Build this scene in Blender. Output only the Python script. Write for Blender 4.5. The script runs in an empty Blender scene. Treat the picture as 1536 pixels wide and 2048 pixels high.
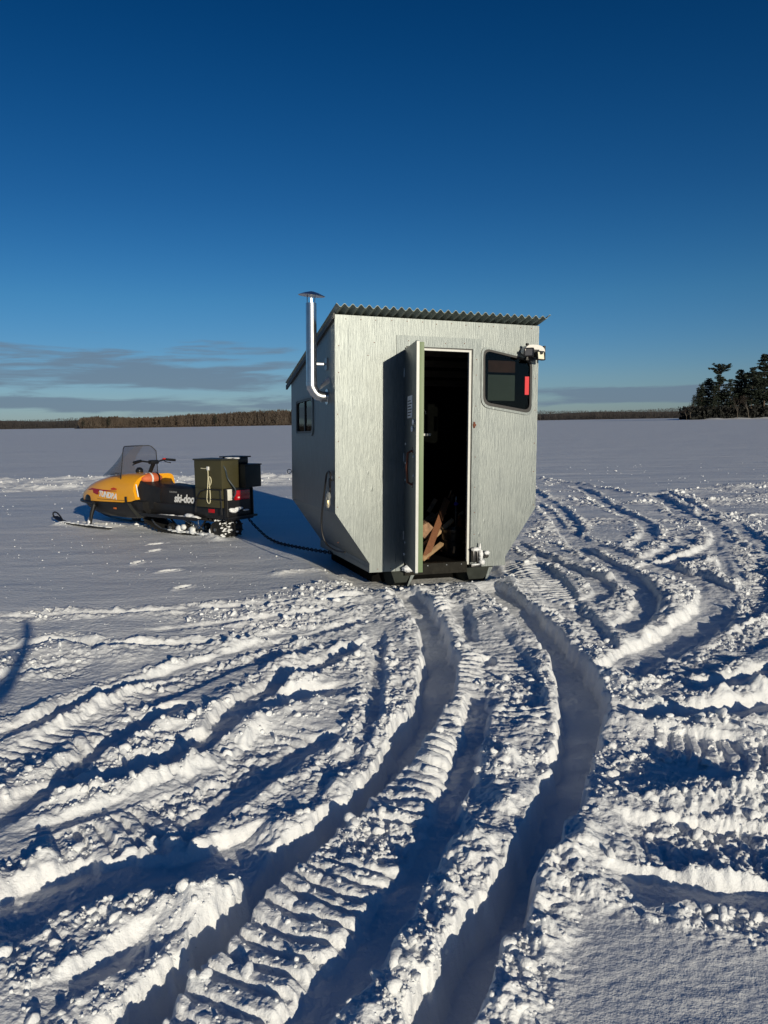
import bpy, bmesh, math, random
import numpy as np
from mathutils import Vector, Matrix
from mathutils.geometry import tessellate_polygon
R_ = math.radians
sc = bpy.context.scene
col = sc.collection
random.seed(7)

# ------------------------------------------------------------------ camera
CAM_H = 1.62
cd = bpy.data.cameras.new('camera'); cam = bpy.data.objects.new('camera', cd); col.objects.link(cam)
cd.sensor_width = 36; cd.sensor_fit = 'AUTO'; cd.lens = 1538 / 2048 * 36
cd.clip_start = 0.05; cd.clip_end = 30000
pr, rr = R_(6.66), R_(-0.95)
fw = Vector((0, math.cos(pr), -math.sin(pr))); u0 = Vector((0, math.sin(pr), math.cos(pr))); r0 = Vector((1, 0, 0))
rt = r0 * math.cos(rr) + u0 * math.sin(rr); up = -r0 * math.sin(rr) + u0 * math.cos(rr)
cam.matrix_world = Matrix(((rt.x, up.x, -fw.x, 0), (rt.y, up.y, -fw.y, 0), (rt.z, up.z, -fw.z, CAM_H), (0, 0, 0, 1)))
sc.camera = cam
sc.render.resolution_x = 768; sc.render.resolution_y = 1024
sc.view_settings.view_transform = 'Standard'; sc.view_settings.look = 'None'
sc.view_settings.exposure = 0.0; sc.view_settings.gamma = 1.0

# ------------------------------------------------------------------ sun and sky
SUN_AZ, SUN_EL = 25.4, 11.2          # azimuth measured from straight behind the camera towards its right
sd = bpy.data.lights.new('sun', 'SUN'); so = bpy.data.objects.new('sun', sd); col.objects.link(so)
sd.energy = 3.75; sd.angle = R_(0.5); sd.color = (1.0, 0.895, 0.70)
sun_dir = Vector((math.sin(R_(SUN_AZ)) * math.cos(R_(SUN_EL)), -math.cos(R_(SUN_AZ)) * math.cos(R_(SUN_EL)), math.sin(R_(SUN_EL))))
so.rotation_euler = sun_dir.to_track_quat('Z', 'Y').to_euler()
so.location = (6, -12, 8)

w = bpy.data.worlds.new('World'); sc.world = w; w.use_nodes = True
nt = w.node_tree; nt.nodes.clear()
def N(nt, t, **kw):
    n = nt.nodes.new(t)
    for k, v in kw.items():
        if k.startswith('i_'):
            n.inputs[k[2:].replace('_', ' ')].default_value = v
        else: setattr(n, k, v)
    return n
def math_(nt, op, a, b=None, clamp=False):
    n = nt.nodes.new('ShaderNodeMath'); n.operation = op; n.use_clamp = clamp
    for i, v in enumerate((a, b)):
        if v is None: continue
        if isinstance(v, (int, float)): n.inputs[i].default_value = v
        else: nt.links.new(v, n.inputs[i])
    return n.outputs[0]
def ramp(nt, fac, stops, interp='LINEAR'):
    n = nt.nodes.new('ShaderNodeValToRGB'); n.color_ramp.interpolation = interp
    e = n.color_ramp.elements
    while len(e) < len(stops): e.new(0.5)
    for el, (p, c) in zip(e, stops):
        el.position = p; el.color = c if len(c) == 4 else (*c, 1)
    nt.links.new(fac, n.inputs[0]); return n.outputs[0]
sky = N(nt, 'ShaderNodeTexSky', sky_type='NISHITA', sun_disc=False, sun_elevation=R_(SUN_EL), sun_rotation=R_(180 - SUN_AZ),
        altitude=300, air_density=1.0, dust_density=0.25, ozone_density=4.0)
hs = N(nt, 'ShaderNodeHueSaturation'); hs.inputs['Saturation'].default_value = 1.22; hs.inputs['Value'].default_value = 1.0
nt.links.new(sky.outputs[0], hs.inputs['Color'])
# low stratus bands, laid out by direction in the sky
tc = N(nt, 'ShaderNodeTexCoord'); sx = N(nt, 'ShaderNodeSeparateXYZ'); nt.links.new(tc.outputs['Generated'], sx.inputs[0])
hor = math_(nt, 'SQRT', math_(nt, 'ADD', math_(nt, 'MULTIPLY', sx.outputs[0], sx.outputs[0]), math_(nt, 'MULTIPLY', sx.outputs[1], sx.outputs[1])))
el = math_(nt, 'MULTIPLY', math_(nt, 'ARCTAN2', sx.outputs[2], hor), 57.2958)      # degrees above the horizon
az = math_(nt, 'MULTIPLY', math_(nt, 'ARCTAN2', sx.outputs[0], sx.outputs[1]), 57.2958)   # degrees right of straight ahead
tint = ramp(nt, math_(nt, 'DIVIDE', el, 30), [(0.0, (.53, .65, 1.0)), (.10, (.555, .615, .80)), (.175, (.53, .61, .76)), (.29, (.51, .61, .70)), (.51, (.355, .477, .59)), (.89, (.13, .34, .455)), (1, (.11, .31, .42))])
gm = N(nt, 'ShaderNodeMix', data_type='RGBA', blend_type='MULTIPLY'); gm.inputs[0].default_value = 1
nt.links.new(hs.outputs[0], gm.inputs[6]); nt.links.new(tint, gm.inputs[7])
cx = N(nt, 'ShaderNodeCombineXYZ')
nt.links.new(math_(nt, 'MULTIPLY', az, 0.10), cx.inputs[0]); nt.links.new(math_(nt, 'MULTIPLY', el, 0.95), cx.inputs[1])
nz = N(nt, 'ShaderNodeTexNoise'); nz.inputs['Scale'].default_value = 1.0; nz.inputs['Detail'].default_value = 7; nz.inputs['Roughness'].default_value = 0.56; nz.inputs['Distortion'].default_value = 0.25
nt.links.new(cx.outputs[0], nz.inputs['Vector'])
# cover: heavy at the left near the horizon, a thin veil at the right
left = ramp(nt, math_(nt, 'DIVIDE', math_(nt, 'ADD', az, 40), 80), [(0.0, (1, 1, 1)), (0.36, (1, 1, 1)), (0.56, (0, 0, 0)), (1.0, (0, 0, 0))])
band_l = ramp(nt, math_(nt, 'DIVIDE', el, 10), [(0.0, (0.1,) * 3), (0.09, (0.35,) * 3), (0.13, (.9,) * 3), (0.19, (.55,) * 3), (0.24, (.25,) * 3), (0.30, (.85,) * 3), (0.42, (.5,) * 3), (0.50, (.75,) * 3), (0.62, (0.2,) * 3), (0.85, (.02,) * 3), (1, (0, 0, 0))], 'B_SPLINE')
band_r = ramp(nt, math_(nt, 'DIVIDE', el, 10), [(0.0, (0,) * 3), (0.08, (0.1,) * 3), (0.12, (.95,) * 3), (0.15, (.65,) * 3), (0.20, (.9,) * 3), (0.24, (.1,) * 3), (0.29, (0,) * 3), (1, (0, 0, 0))], 'B_SPLINE')
mixb = N(nt, 'ShaderNodeMix', data_type='FLOAT')
nt.links.new(left, mixb.inputs[0]); nt.links.new(band_r, mixb.inputs[2]); nt.links.new(band_l, mixb.inputs[3])
cov = math_(nt, 'ADD', math_(nt, 'MULTIPLY', math_(nt, 'SUBTRACT', nz.outputs[0], 0.5), 3.0), math_(nt, 'SUBTRACT', math_(nt, 'MULTIPLY', mixb.outputs[0], 1.75), 0.72))
cov = math_(nt, 'MULTIPLY', ramp(nt, cov, [(0.0, (0, 0, 0)), (0.5, (1, 1, 1))], 'EASE'), 0.82)
mc = N(nt, 'ShaderNodeMix', data_type='RGBA')
nt.links.new(cov, mc.inputs[0]); nt.links.new(gm.outputs[2], mc.inputs[6])
mc.inputs[7].default_value = (1.38, 1.98, 2.72, 1)
bg = N(nt, 'ShaderNodeBackground'); bg.inputs[1].default_value = 0.104
nt.links.new(mc.outputs[2], bg.inputs[0])
wo = N(nt, 'ShaderNodeOutputWorld'); nt.links.new(bg.outputs[0], wo.inputs[0])

# ------------------------------------------------------------------ helpers
def link(o, parent=None):
    col.objects.link(o)
    if parent is not None: o.parent = parent
    return o
def tag(o, label=None, cat=None, group=None, kind=None):
    if label: o['label'] = label
    if cat: o['category'] = cat
    if group: o['group'] = group
    if kind: o['kind'] = kind
    return o
def empty(name, loc=(0, 0, 0), rz=0.0):
    o = bpy.data.objects.new(name, None); o.empty_display_size = 0.2; o.location = loc; o.rotation_euler = (0, 0, rz); return link(o)
def mat(name, color, rough=0.6, metal=0.0, spec=None, bump=None, var=None, coat=0.0, stretch=(1, 1, 1), emit=None, trans=0.0, alpha=None):
    """bump = (scale, strength, distance), var = (scale, amount)"""
    m = bpy.data.materials.new(name); m.use_nodes = True; t = m.node_tree; b = t.nodes['Principled BSDF']
    b.inputs['Base Color'].default_value = (*color, 1); b.inputs['Roughness'].default_value = rough; b.inputs['Metallic'].default_value = metal
    if spec is not None: b.inputs['Specular IOR Level'].default_value = spec
    if coat: b.inputs['Coat Weight'].default_value = coat; b.inputs['Coat Roughness'].default_value = 0.15
    if trans: b.inputs['Transmission Weight'].default_value = trans
    if alpha is not None: b.inputs['Alpha'].default_value = alpha
    if bump or var:
        c = N(t, 'ShaderNodeTexCoord'); mp = N(t, 'ShaderNodeMapping'); mp.inputs['Scale'].default_value = stretch
        t.links.new(c.outputs['Object'], mp.inputs[0])
    if bump:
        n = N(t, 'ShaderNodeTexNoise'); n.inputs['Scale'].default_value = bump[0]; n.inputs['Detail'].default_value = 5
        t.links.new(mp.outputs[0], n.inputs['Vector'])
        bp = N(t, 'ShaderNodeBump'); bp.inputs['Strength'].default_value = bump[1]; bp.inputs['Distance'].default_value = bump[2]
        t.links.new(n.outputs[0], bp.inputs['Height']); t.links.new(bp.outputs[0], b.inputs['Normal'])
    if var:
        n2 = N(t, 'ShaderNodeTexNoise'); n2.inputs['Scale'].default_value = var[0]; n2.inputs['Detail'].default_value = 6; n2.inputs['Roughness'].default_value = 0.65
        t.links.new(mp.outputs[0], n2.inputs['Vector'])
        lo = tuple(max(0, x * (1 - var[1])) for x in color); hi = tuple(min(1, x * (1 + var[1])) for x in color)
        t.links.new(ramp(t, n2.outputs[0], [(0.3, lo), (0.7, hi)]), b.inputs['Base Color'])
    return m
class MB:
    def __init__(s): s.v = []; s.f = []; s.sm = []
    def add(s, vs, fs, smooth=False, M=None):
        o = len(s.v)
        for p in vs:
            p = Vector(p)
            if M is not None: p = M @ p
            s.v.append(p)
        for f in fs: s.f.append([i + o for i in f]); s.sm.append(smooth)
        return s
    def box(s, a, b, M=None, ch=0.0):
        (x0, y0, z0), (x1, y1, z1) = a, b
        if x0 > x1: x0, x1 = x1, x0
        if y0 > y1: y0, y1 = y1, y0
        if z0 > z1: z0, z1 = z1, z0
        ch = min(ch, (x1 - x0) * .45, (y1 - y0) * .45, (z1 - z0) * .45)
        if ch <= 0:
            return s.add([(x0, y0, z0), (x1, y0, z0), (x1, y1, z0), (x0, y1, z0), (x0, y0, z1), (x1, y0, z1), (x1, y1, z1), (x0, y1, z1)],
                  [(0, 3, 2, 1), (4, 5, 6, 7), (0, 1, 5, 4), (1, 2, 6, 5), (2, 3, 7, 6), (3, 0, 4, 7)], M=M)
        bm = bmesh.new(); bmesh.ops.create_cube(bm, size=1)
        for v in bm.verts: v.co = Vector(((x0 + x1) / 2 + v.co.x * (x1 - x0), (y0 + y1) / 2 + v.co.y * (y1 - y0), (z0 + z1) / 2 + v.co.z * (z1 - z0)))
        bmesh.ops.bevel(bm, geom=bm.edges[:], offset=ch, segments=2, profile=.6, affect='EDGES')
        bm.verts.ensure_lookup_table(); bm.verts.index_update()
        s.add([v.co for v in bm.verts], [[v.index for v in f.verts] for f in bm.faces], M=M); bm.free(); return s
    def tube(s, pts, r, n=10, cap=True, M=None, closed=False):
        pts = [Vector(p) for p in pts]; k = len(pts); rs = r if isinstance(r, (list, tuple)) else [r] * k
        vs = []; prev = None
        for i, p in enumerate(pts):
            if closed: t = pts[(i + 1) % k] - pts[i - 1]
            else: t = pts[min(i + 1, k - 1)] - pts[max(i - 1, 0)]
            t.normalize()
            if prev is None: a = t.orthogonal().normalized()
            else:
                a = prev - t * prev.dot(t)
                a = a.normalized() if a.length > 1e-6 else t.orthogonal().normalized()
            prev = a; b = t.cross(a)
            for j in range(n):
                an = 2 * math.pi * j / n; vs.append(p + (a * math.cos(an) + b * math.sin(an)) * rs[i])
        fs = []
        for i in range(k if closed else k - 1):
            i2 = (i + 1) % k
            for j in range(n): fs.append((i * n + j, i * n + (j + 1) % n, i2 * n + (j + 1) % n, i2 * n + j))
        if cap and not closed: fs.append(tuple(range(n))[::-1]); fs.append(tuple((k - 1) * n + j for j in range(n)))
        return s.add(vs, fs, True, M)
    def lathe(s, prof, n=20, M=None):          # prof: (radius, height)
        vs = []; fs = []
        for r, z in prof:
            for j in range(n):
                an = 2 * math.pi * j / n; vs.append((r * math.cos(an), r * math.sin(an), z))
        for i in range(len(prof) - 1):
            for j in range(n): fs.append((i * n + j, i * n + (j + 1) % n, (i + 1) * n + (j + 1) % n, (i + 1) * n + j))
        fs.append(tuple(range(n))[::-1]); fs.append(tuple((len(prof) - 1) * n + j for j in range(n)))
        return s.add(vs, fs, True, M)
    def plate(s, outer, holes, t, M=None):     # outline in x,z with holes, thickness t along +y
        loops = [[Vector((x, 0, z)) for x, z in L] for L in [outer] + list(holes)]
        tris = tessellate_polygon([[Vector((p.x, p.z, 0)) for p in L] for L in loops])
        flat = [p for L in loops for p in L]; n = len(flat)
        vs = flat + [p + Vector((0, t, 0)) for p in flat]
        fs = []
        for a, b, c in tris:
            pa, pb, pc = flat[a], flat[b], flat[c]
            up_ = (pb - pa).cross(pc - pa).y
            if up_ > 0: a, b, c = a, c, b
            fs.append((a, b, c)); fs.append((a + n, c + n, b + n))
        k = 0
        for li, L in enumerate(loops):
            m_ = len(L)
            for i in range(m_):
                i2 = (i + 1) % m_; fs.append((k + i, k + i2, k + i2 + n, k + i + n))
            k += m_
        return s.add(vs, fs, M=M)
    def loft(s, rings, closed=True, cap=True, smooth=True, M=None):
        n = len(rings[0]); vs = [p for r in rings for p in r]; fs = []
        for i in range(len(rings) - 1):
            for j in range(n if closed else n - 1): fs.append((i * n + j, i * n + (j + 1) % n, (i + 1) * n + (j + 1) % n, (i + 1) * n + j))
        if cap: fs.append(tuple(range(n))[::-1]); fs.append(tuple((len(rings) - 1) * n + j for j in range(n)))
        return s.add(vs, fs, smooth, M)
    def build(s, name, m, parent=None, fix=True, angle=35, sub=0):
        me = bpy.data.meshes.new(name); me.from_pydata([tuple(v) for v in s.v], [], s.f); 
        if m: me.materials.append(m)
        if fix:
            bm = bmesh.new(); bm.from_mesh(me); bmesh.ops.recalc_face_normals(bm, faces=bm.faces[:]); bm.to_mesh(me); bm.free()
        me.polygons.foreach_set('use_smooth', [True] * len(me.polygons))
        try: me.set_sharp_from_angle(angle=R_(angle))
        except Exception: pass
        o = bpy.data.objects.new(name, me); link(o, parent)
        if sub:
            md = o.modifiers.new('s', 'SUBSURF'); md.levels = sub; md.render_levels = sub
        return o
def chaikin(p, k=2, closed=False):
    p = [Vector(q) for q in p]
    for _ in range(k):
        q = [] if closed else [p[0]]
        for i in range(len(p) if closed else len(p) - 1):
            a, b = p[i], p[(i + 1) % len(p)]
            q += [a * .75 + b * .25, a * .25 + b * .75]
        if not closed: q.append(p[-1])
        p = q
    return p
def rrect(pts, r, n=5):      # polygon with rounded corners (2D)
    out = []; k = len(pts)
    for i in range(k):
        p0, p, p1 = Vector(pts[i - 1]), Vector(pts[i]), Vector(pts[(i + 1) % k])
        a = p + (p0 - p).normalized() * r; b = p + (p1 - p).normalized() * r
        for j in range(n + 1):
            t = j / n; q = a * (1 - t) ** 2 + p * 2 * t * (1 - t) + b * t * t; out.append((q.x, q.y))
    return out

# ------------------------------------------------------------------ the snow: one height field in metres
rng = np.random.default_rng(11)
TB = rng.random((256, 256)).astype(np.float32); TBX = rng.random((256, 256)).astype(np.float32); TBY = rng.random((256, 256)).astype(np.float32); TBR = rng.random((256, 256)).astype(np.float32)
def sst(a, b, x):
    t = np.clip((x - a) / (b - a), 0, 1); return t * t * (3 - 2 * t)
def vn(x, y, ox=0.0):
    x = x + ox * 17.3 + 40; y = y + ox * 9.1 + 60
    ix = np.floor(x); iy = np.floor(y); fx = (x - ix); fy = (y - iy); ix = ix.astype(np.int64); iy = iy.astype(np.int64)
    fx = fx * fx * fx * (fx * (fx * 6 - 15) + 10); fy = fy * fy * fy * (fy * (fy * 6 - 15) + 10)
    a = TB[ix & 255, iy & 255]; b = TB[(ix + 1) & 255, iy & 255]; c = TB[ix & 255, (iy + 1) & 255]; d = TB[(ix + 1) & 255, (iy + 1) & 255]
    return (a * (1 - fx) + b * fx) * (1 - fy) + (c * (1 - fx) + d * fx) * fy - 0.5
def fbm(x, y, f, o=4, g=0.5, s=0.0):
    r = 0; a = 1.0
    for k in range(o): r = r + a * vn(x * f, y * f, s + k * 1.7); f *= 2.03; a *= g
    return r
def clods(x, y, f, keep=0.6, s=0):       # half-buried lumps, height in cell units
    px = x * f + 100 + s * 13.7; py = y * f + 100 + s * 7.9
    ix = np.floor(px).astype(np.int64); iy = np.floor(py).astype(np.int64); h = np.zeros_like(px)
    for dx in (-1, 0, 1):
        for dy in (-1, 0, 1):
            a = (ix + dx) & 255; b = (iy + dy) & 255; rr_ = TBR[a, b]
            cx_ = ix + dx + .2 + .6 * TBX[a, b]; cy_ = iy + dy + .2 + .6 * TBY[a, b]
            r = 0.28 + 0.5 * TBX[b, a]
            q = 1 - ((px - cx_) ** 2 * (0.7 + .9 * TBY[b, a]) + (py - cy_) ** 2 * (1.5 - .8 * TBY[b, a])) / (r * r)
            v = np.where((q > 0) & (rr_ < keep), r * np.sqrt(np.maximum(q, 0)) * (0.5 + .5 * rr_), 0)
            h = np.maximum(h, v)
    return h
def z0(x, y): return 0.08 * sst(5.0, 7.5, y)

TR=[
('R',.22,0.19,0.06,[(0.13,7.24),(0.25,6.73),(0.33,6.26),(0.37,5.61),(0.35,4.94),(0.26,4.34),(0.13,3.87),(-0.0,3.49),(-0.13,3.2),(-0.26,2.97),(-0.37,2.8),(-0.45,2.58),(-0.52,2.39),(-0.59,2.22),(-0.67,2.05),(-0.73,1.92),(-0.8,1.76)]),
('R',.26,0.19,0.07,[(0.93,7.36),(1.14,6.41),(1.22,5.72),(1.24,5.05),(1.17,4.47),(1.03,3.94),(0.89,3.57),(0.76,3.22),(0.62,2.89),(0.47,2.59),(0.35,2.36),(0.27,2.22),(0.19,2.07),(0.11,1.9),(0.04,1.74)]),
('R',.17,0.13,0.05,[(0.6,6.71),(0.62,6.1),(0.63,5.7),(0.62,5.4)]),
('R',.17,0.13,0.05,[(0.57,4.6),(0.54,4.4),(0.46,3.96),(0.35,3.48),(0.24,3.06),(0.13,2.72),(0.02,2.45),(-0.07,2.23),(-0.16,2.06),(-0.25,1.91),(-0.36,1.75)]),
('T',.44,0.03,0.0,[(0.38,7.29),(0.49,6.47),(0.51,5.79),(0.47,4.99),(0.36,4.18),(0.21,3.65),(0.07,3.2),(-0.06,2.87),(-0.16,2.64),(-0.27,2.41),(-0.38,2.21),(-0.47,2.06),(-0.55,1.92),(-0.64,1.76)]),
('T',0.4,0.03,0.0,[(0.72,5.78),(0.79,4.97),(0.74,4.32),(0.66,3.82)]),
('S',0.16,0.09,0.04,[(-2.14,3.78),(-2.07,3.95),(-1.92,4.15),(-1.81,4.48),(-1.42,4.99),(-0.8,5.63),(-0.42,5.88),(-0.05,6.21)]),
('T',0.36,0.05,0.01,[(-1.95,3.46),(-1.88,3.56),(-1.66,3.92),(-1.48,4.4),(-1.1,5.1),(-0.66,5.43),(-0.28,5.74)]),
('R',0.2,0.13,0.08,[(-1.56,3.32),(-1.49,3.71),(-1.43,3.87),(-1.36,4.07),(-1.23,4.29),(-1.06,4.38)]),
('R',0.2,0.12,0.07,[(-0.88,4.02),(-0.86,4.31),(-0.7,4.67),(-0.5,5.01),(-0.19,5.46),(-0.03,5.69)]),
('R',0.2,0.13,0.09,[(-1.68,2.92),(-1.64,3.08),(-1.59,3.23),(-1.54,3.33),(-1.24,3.46),(-1.05,3.65),(-0.9,3.97),(-0.87,4.16),(-0.63,4.35),(-0.44,4.5),(-0.18,4.67)]),
('R',0.17,0.13,0.05,[(-0.14,3.87),(-0.3,3.8),(-0.44,3.7),(-0.54,3.51),(-0.65,3.3),(-0.73,3.13),(-0.87,2.82),(-0.98,2.63)]),
('R',0.34,0.19,0.12,[(-1.43,2.26),(-1.31,2.4),(-1.23,2.51),(-1.05,2.62),(-0.79,2.66),(-0.63,2.76),(-0.49,2.83),(-0.37,2.89)]),
('S',0.12,0.07,0.04,[(-1.55,2.89),(-1.31,3.04),(-1.19,3.14),(-1.05,3.28),(-0.88,3.44),(-0.74,3.58)]),
('S',0.13,0.06,0.05,[(-2.93,5.33),(-2.83,5.49),(-2.65,5.58),(-2.49,5.69),(-2.11,5.52),(-1.82,5.53),(-1.21,5.62),(-0.85,5.77),(-0.4,5.93)]),
('S',0.12,0.05,0.03,[(-1.92,5.84),(-1.49,6.02),(-0.91,6.21),(-0.3,6.44)]),
('S',0.12,0.05,0.04,[(-3.42,6.26),(-3.23,6.31),(-2.75,6.37),(-2.26,6.39),(-1.5,6.51),(-0.76,6.67),(-0.14,6.75)]),
('S',0.1,0.05,0.03,[(-2.6,4.7),(-2.51,4.83),(-2.34,5.03),(-2.11,5.17)]),
('T',0.36,0.05,0.01,[(-1.36,2.73),(-1.12,2.9),(-0.9,3.14),(-0.7,3.37),(-0.48,4.07)]),
('S',0.14,0.09,0.05,[(-1.06,1.96),(-0.97,2.05),(-0.88,2.15),(-0.77,2.27),(-0.66,2.42)]),
('S',0.14,0.08,0.05,[(-0.27,2.77),(-0.41,2.69),(-0.54,2.5)]),
('S',0.1,0.05,0.02,[(-0.37,3.0),(-0.29,3.3),(-0.18,3.56),(-0.09,3.98),(-0.06,4.81),(-0.05,5.94)]),
('R',0.22,0.13,0.13,[(1.23,4.24),(1.35,4.11),(1.52,4.06),(1.78,4.08),(2.14,4.16),(2.67,4.27)]),
('R',0.2,0.11,0.11,[(1.22,3.48),(1.37,3.39),(1.54,3.34),(1.7,3.29),(2.02,3.2)]),
('T',0.4,0.05,0.0,[(1.21,3.75),(1.4,3.65),(1.61,3.57),(1.81,3.51),(2.12,3.36)]),
('T',0.42,0.07,0.0,[(0.83,2.81),(1.04,2.79),(1.24,2.76),(1.42,2.71),(1.68,2.65)]),
('R',0.22,0.14,0.06,[(0.7,2.53),(0.82,2.53),(0.94,2.51),(1.12,2.48),(1.29,2.45),(1.54,2.41)]),
('S',0.22,0.12,0.04,[(3.33,17.92),(3.21,15.96),(3.07,13.5),(2.87,11.8),(2.69,10.66),(2.47,10.02),(2.34,8.93),(2.37,8.24),(2.38,7.83),(2.33,7.31),(2.33,6.76)]),
('S',0.22,0.12,0.03,[(4.38,17.71),(4.32,15.96),(4.0,13.64),(3.89,12.11),(3.85,11.26),(3.63,10.37),(3.28,9.63),(2.92,9.06)]),
('R',0.26,0.1,0.02,[(2.55,10.17),(2.53,9.5),(2.66,8.89),(2.75,8.31),(2.95,8.38),(3.28,8.81),(3.73,9.44),(4.02,10.0)]),
('R',0.32,0.17,0.05,[(5.51,15.74),(5.34,14.68),(5.1,13.41),(4.82,12.21),(4.79,11.34),(4.6,10.43),(4.31,9.67),(3.86,8.9),(3.42,8.44),(3.12,8.15),(2.82,7.94),(2.49,7.83)]),
('R',0.36,0.19,0.06,[(2.76,7.95),(2.89,7.56),(3.01,7.22),(2.99,6.81),(2.7,6.2),(2.36,5.75),(2.04,5.43),(1.84,5.24),(1.65,5.02),(1.44,4.77)]),
('R',0.24,0.14,0.04,[(4.03,9.01),(3.76,8.32),(3.51,7.64),(3.35,7.16)]),
('T',0.34,0.06,0.02,[(4.48,9.8),(4.15,8.75),(3.84,7.9),(3.49,7.08),(3.14,6.48),(2.85,6.12),(2.51,5.83),(2.2,5.54)]),
('R',0.24,0.12,0.04,[(5.15,11.29),(4.91,10.39),(4.64,9.48),(4.34,8.49),(4.08,7.5)]),
('S',0.2,0.11,0.03,[(1.63,9.81),(1.68,9.25),(1.78,8.51),(1.91,7.83),(2.0,7.33),(2.02,7.01),(1.88,6.67),(1.64,6.41)]),
('S',0.18,0.1,0.03,[(2.85,14.43),(2.78,13.0),(2.64,11.62),(2.41,10.03)]),
('R',0.24,0.13,0.05,[(2.42,8.03),(2.38,7.27),(2.34,6.76),(2.16,6.28),(1.96,5.95),(1.77,5.65)]),
('S',0.16,0.09,0.04,[(3.21,6.31),(2.7,5.8),(2.24,5.34),(1.84,4.91),(1.46,4.54)]),
('R',0.22,0.13,0.05,[(2.76,4.97),(2.37,4.73),(2.02,4.52),(1.83,4.48)]),
('T',0.36,0.05,0.01,[(3.25,5.89),(2.67,5.49),(2.1,5.01),(1.69,4.77)]),
('S',0.16,0.09,0.03,[(4.45,8.12),(4.48,9.32),(4.92,11.16),(5.48,13.47),(5.82,15.84)]),
('S',0.16,0.08,0.02,[(6.47,11.86),(5.59,11.98),(5.21,12.59),(5.07,13.53)]),
('T',0.5,0.05,0.03,[(1.5,8.39),(1.5,7.31),(1.44,6.42),(1.45,5.74),(1.41,4.94)]),
('S',0.16,0.1,0.04,[(1.24,7.22),(1.37,6.66),(1.51,6.34),(1.55,5.86)]),
]
MD=[
(.34,.11,[(-16,19.3),(-9,19.2),(-6,19.3),(-4,19.5),(-2.2,19.6)]),
(.34,.11,[(-16,20.4),(-9,20.299999999999997),(-6,20.4),(-4,20.599999999999998),(-2.2,20.7)]),
(.34,.11,[(-16,21.6),(-9,21.5),(-6,21.6),(-4,21.8),(-2.2,21.900000000000002)]),
(.34,.11,[(-16,22.8),(-9,22.7),(-6,22.8),(-4,23.0),(-2.2,23.1)]),
(0.16,0.07,[(1.29,4.53),(1.47,4.5),(1.69,4.52),(2.0,4.59),(2.4,4.68),(2.96,4.75)]),
(0.13,0.05,[(1.17,3.85),(1.44,3.84),(1.73,3.84),(1.95,3.78)]),
(0.17,0.1,[(0.96,3.12),(1.18,3.12),(1.41,3.11),(1.6,3.08),(1.95,3.09)]),
(0.1,0.05,[(0.73,2.45),(0.88,2.47),(1.01,2.45),(1.12,2.44)]),
(0.13,0.09,[(0.76,3.95),(0.58,3.53),(0.47,3.09),(0.36,2.79),(0.23,2.48),(0.13,2.22),(0.04,2.03),(-0.03,1.86)]),
(0.12,0.06,[(0.75,2.92),(0.59,2.58),(0.45,2.31),(0.36,2.09),(0.29,1.88)]),
(0.16,0.1,[(-1.25,2.28),(-1.11,2.4),(-0.95,2.48),(-0.75,2.5),(-0.62,2.56)]),
(0.18,0.07,[(-1.16,2.1),(-0.99,2.16),(-0.83,2.27),(-0.72,2.34)]),
(0.2,0.1,[(-2.61,5.04),(-2.48,5.36),(-2.27,5.46),(-1.81,5.27)]),
(0.12,0.06,[(-0.76,3.94),(-0.58,4.01),(-0.35,4.18)]),
(0.12,0.07,[(-1.5,3.25),(-1.26,3.31),(-1.04,3.4)]),
(0.12,0.06,[(-1.48,3.72),(-1.23,4.1),(-0.99,4.24),(-0.96,4.4)]),
(0.1,0.07,[(-1.09,7.82),(-0.89,7.94),(-0.69,8.0),(-0.41,7.71)]),
(0.22,0.06,[(-13.09,20.78),(-10.26,20.54),(-8.44,21.0),(-6.59,21.68),(-4.45,21.58),(-2.65,21.75),(-1.81,21.95)]),
(0.2,0.05,[(-11.76,18.64),(-9.3,18.6),(-8.31,19.1),(-7.26,19.63)]),
(0.3,0.06,[(5.63,15.32),(6.72,16.26),(8.62,17.18),(11.04,18.14)]),
(0.25,0.07,[(5.65,13.87),(6.43,14.19),(7.53,14.98),(9.57,15.72)]),
(0.12,0.06,[(4.15,20.02),(4.76,17.68),(5.04,15.98),(5.33,14.76)]),
(0.12,0.14,[(-5.16,12.14),(-4.45,11.94),(-3.58,11.66),(-2.83,11.08),(-2.22,10.25)]),
(0.22,0.09,[(2.5,7.13),(2.51,6.59),(2.5,6.28)]),
(0.1,0.08,[(1.25,7.57),(1.4,7.82),(1.55,8.23)]),
]
DP= [(-4.71,6.04),(-3.21,6.25),(-2.26,6.39),(-1.44,6.75),(-0.82,7.22),(-0.18,7.69),(1.25,7.89),(1.98,10.72),(3.13,15.76),(4.08,19.69),(4.66,17.29),(5.28,15.17),(6.01,15.8),(7.52,17.4),(9.15,18.24),(19.2,22.12),(2.82,2.68),(1.55,2.43),(1.27,2.42),(0.87,2.42),(0.67,2.37),(0.59,2.23),(0.53,2.06),(0.49,1.9),(0.33,1.24),(-1.31,1.27)]
FT= [(-3.0,9.99),(-2.85,9.45),(-2.82,8.63),(-2.31,8.09),(-1.94,7.24),(4.3,18.81),(5.12,16.08),(5.25,15.39),(4.83,17.95),(5.29,14.38),(5.49,14.16),(0.7,5.08)]

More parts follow.
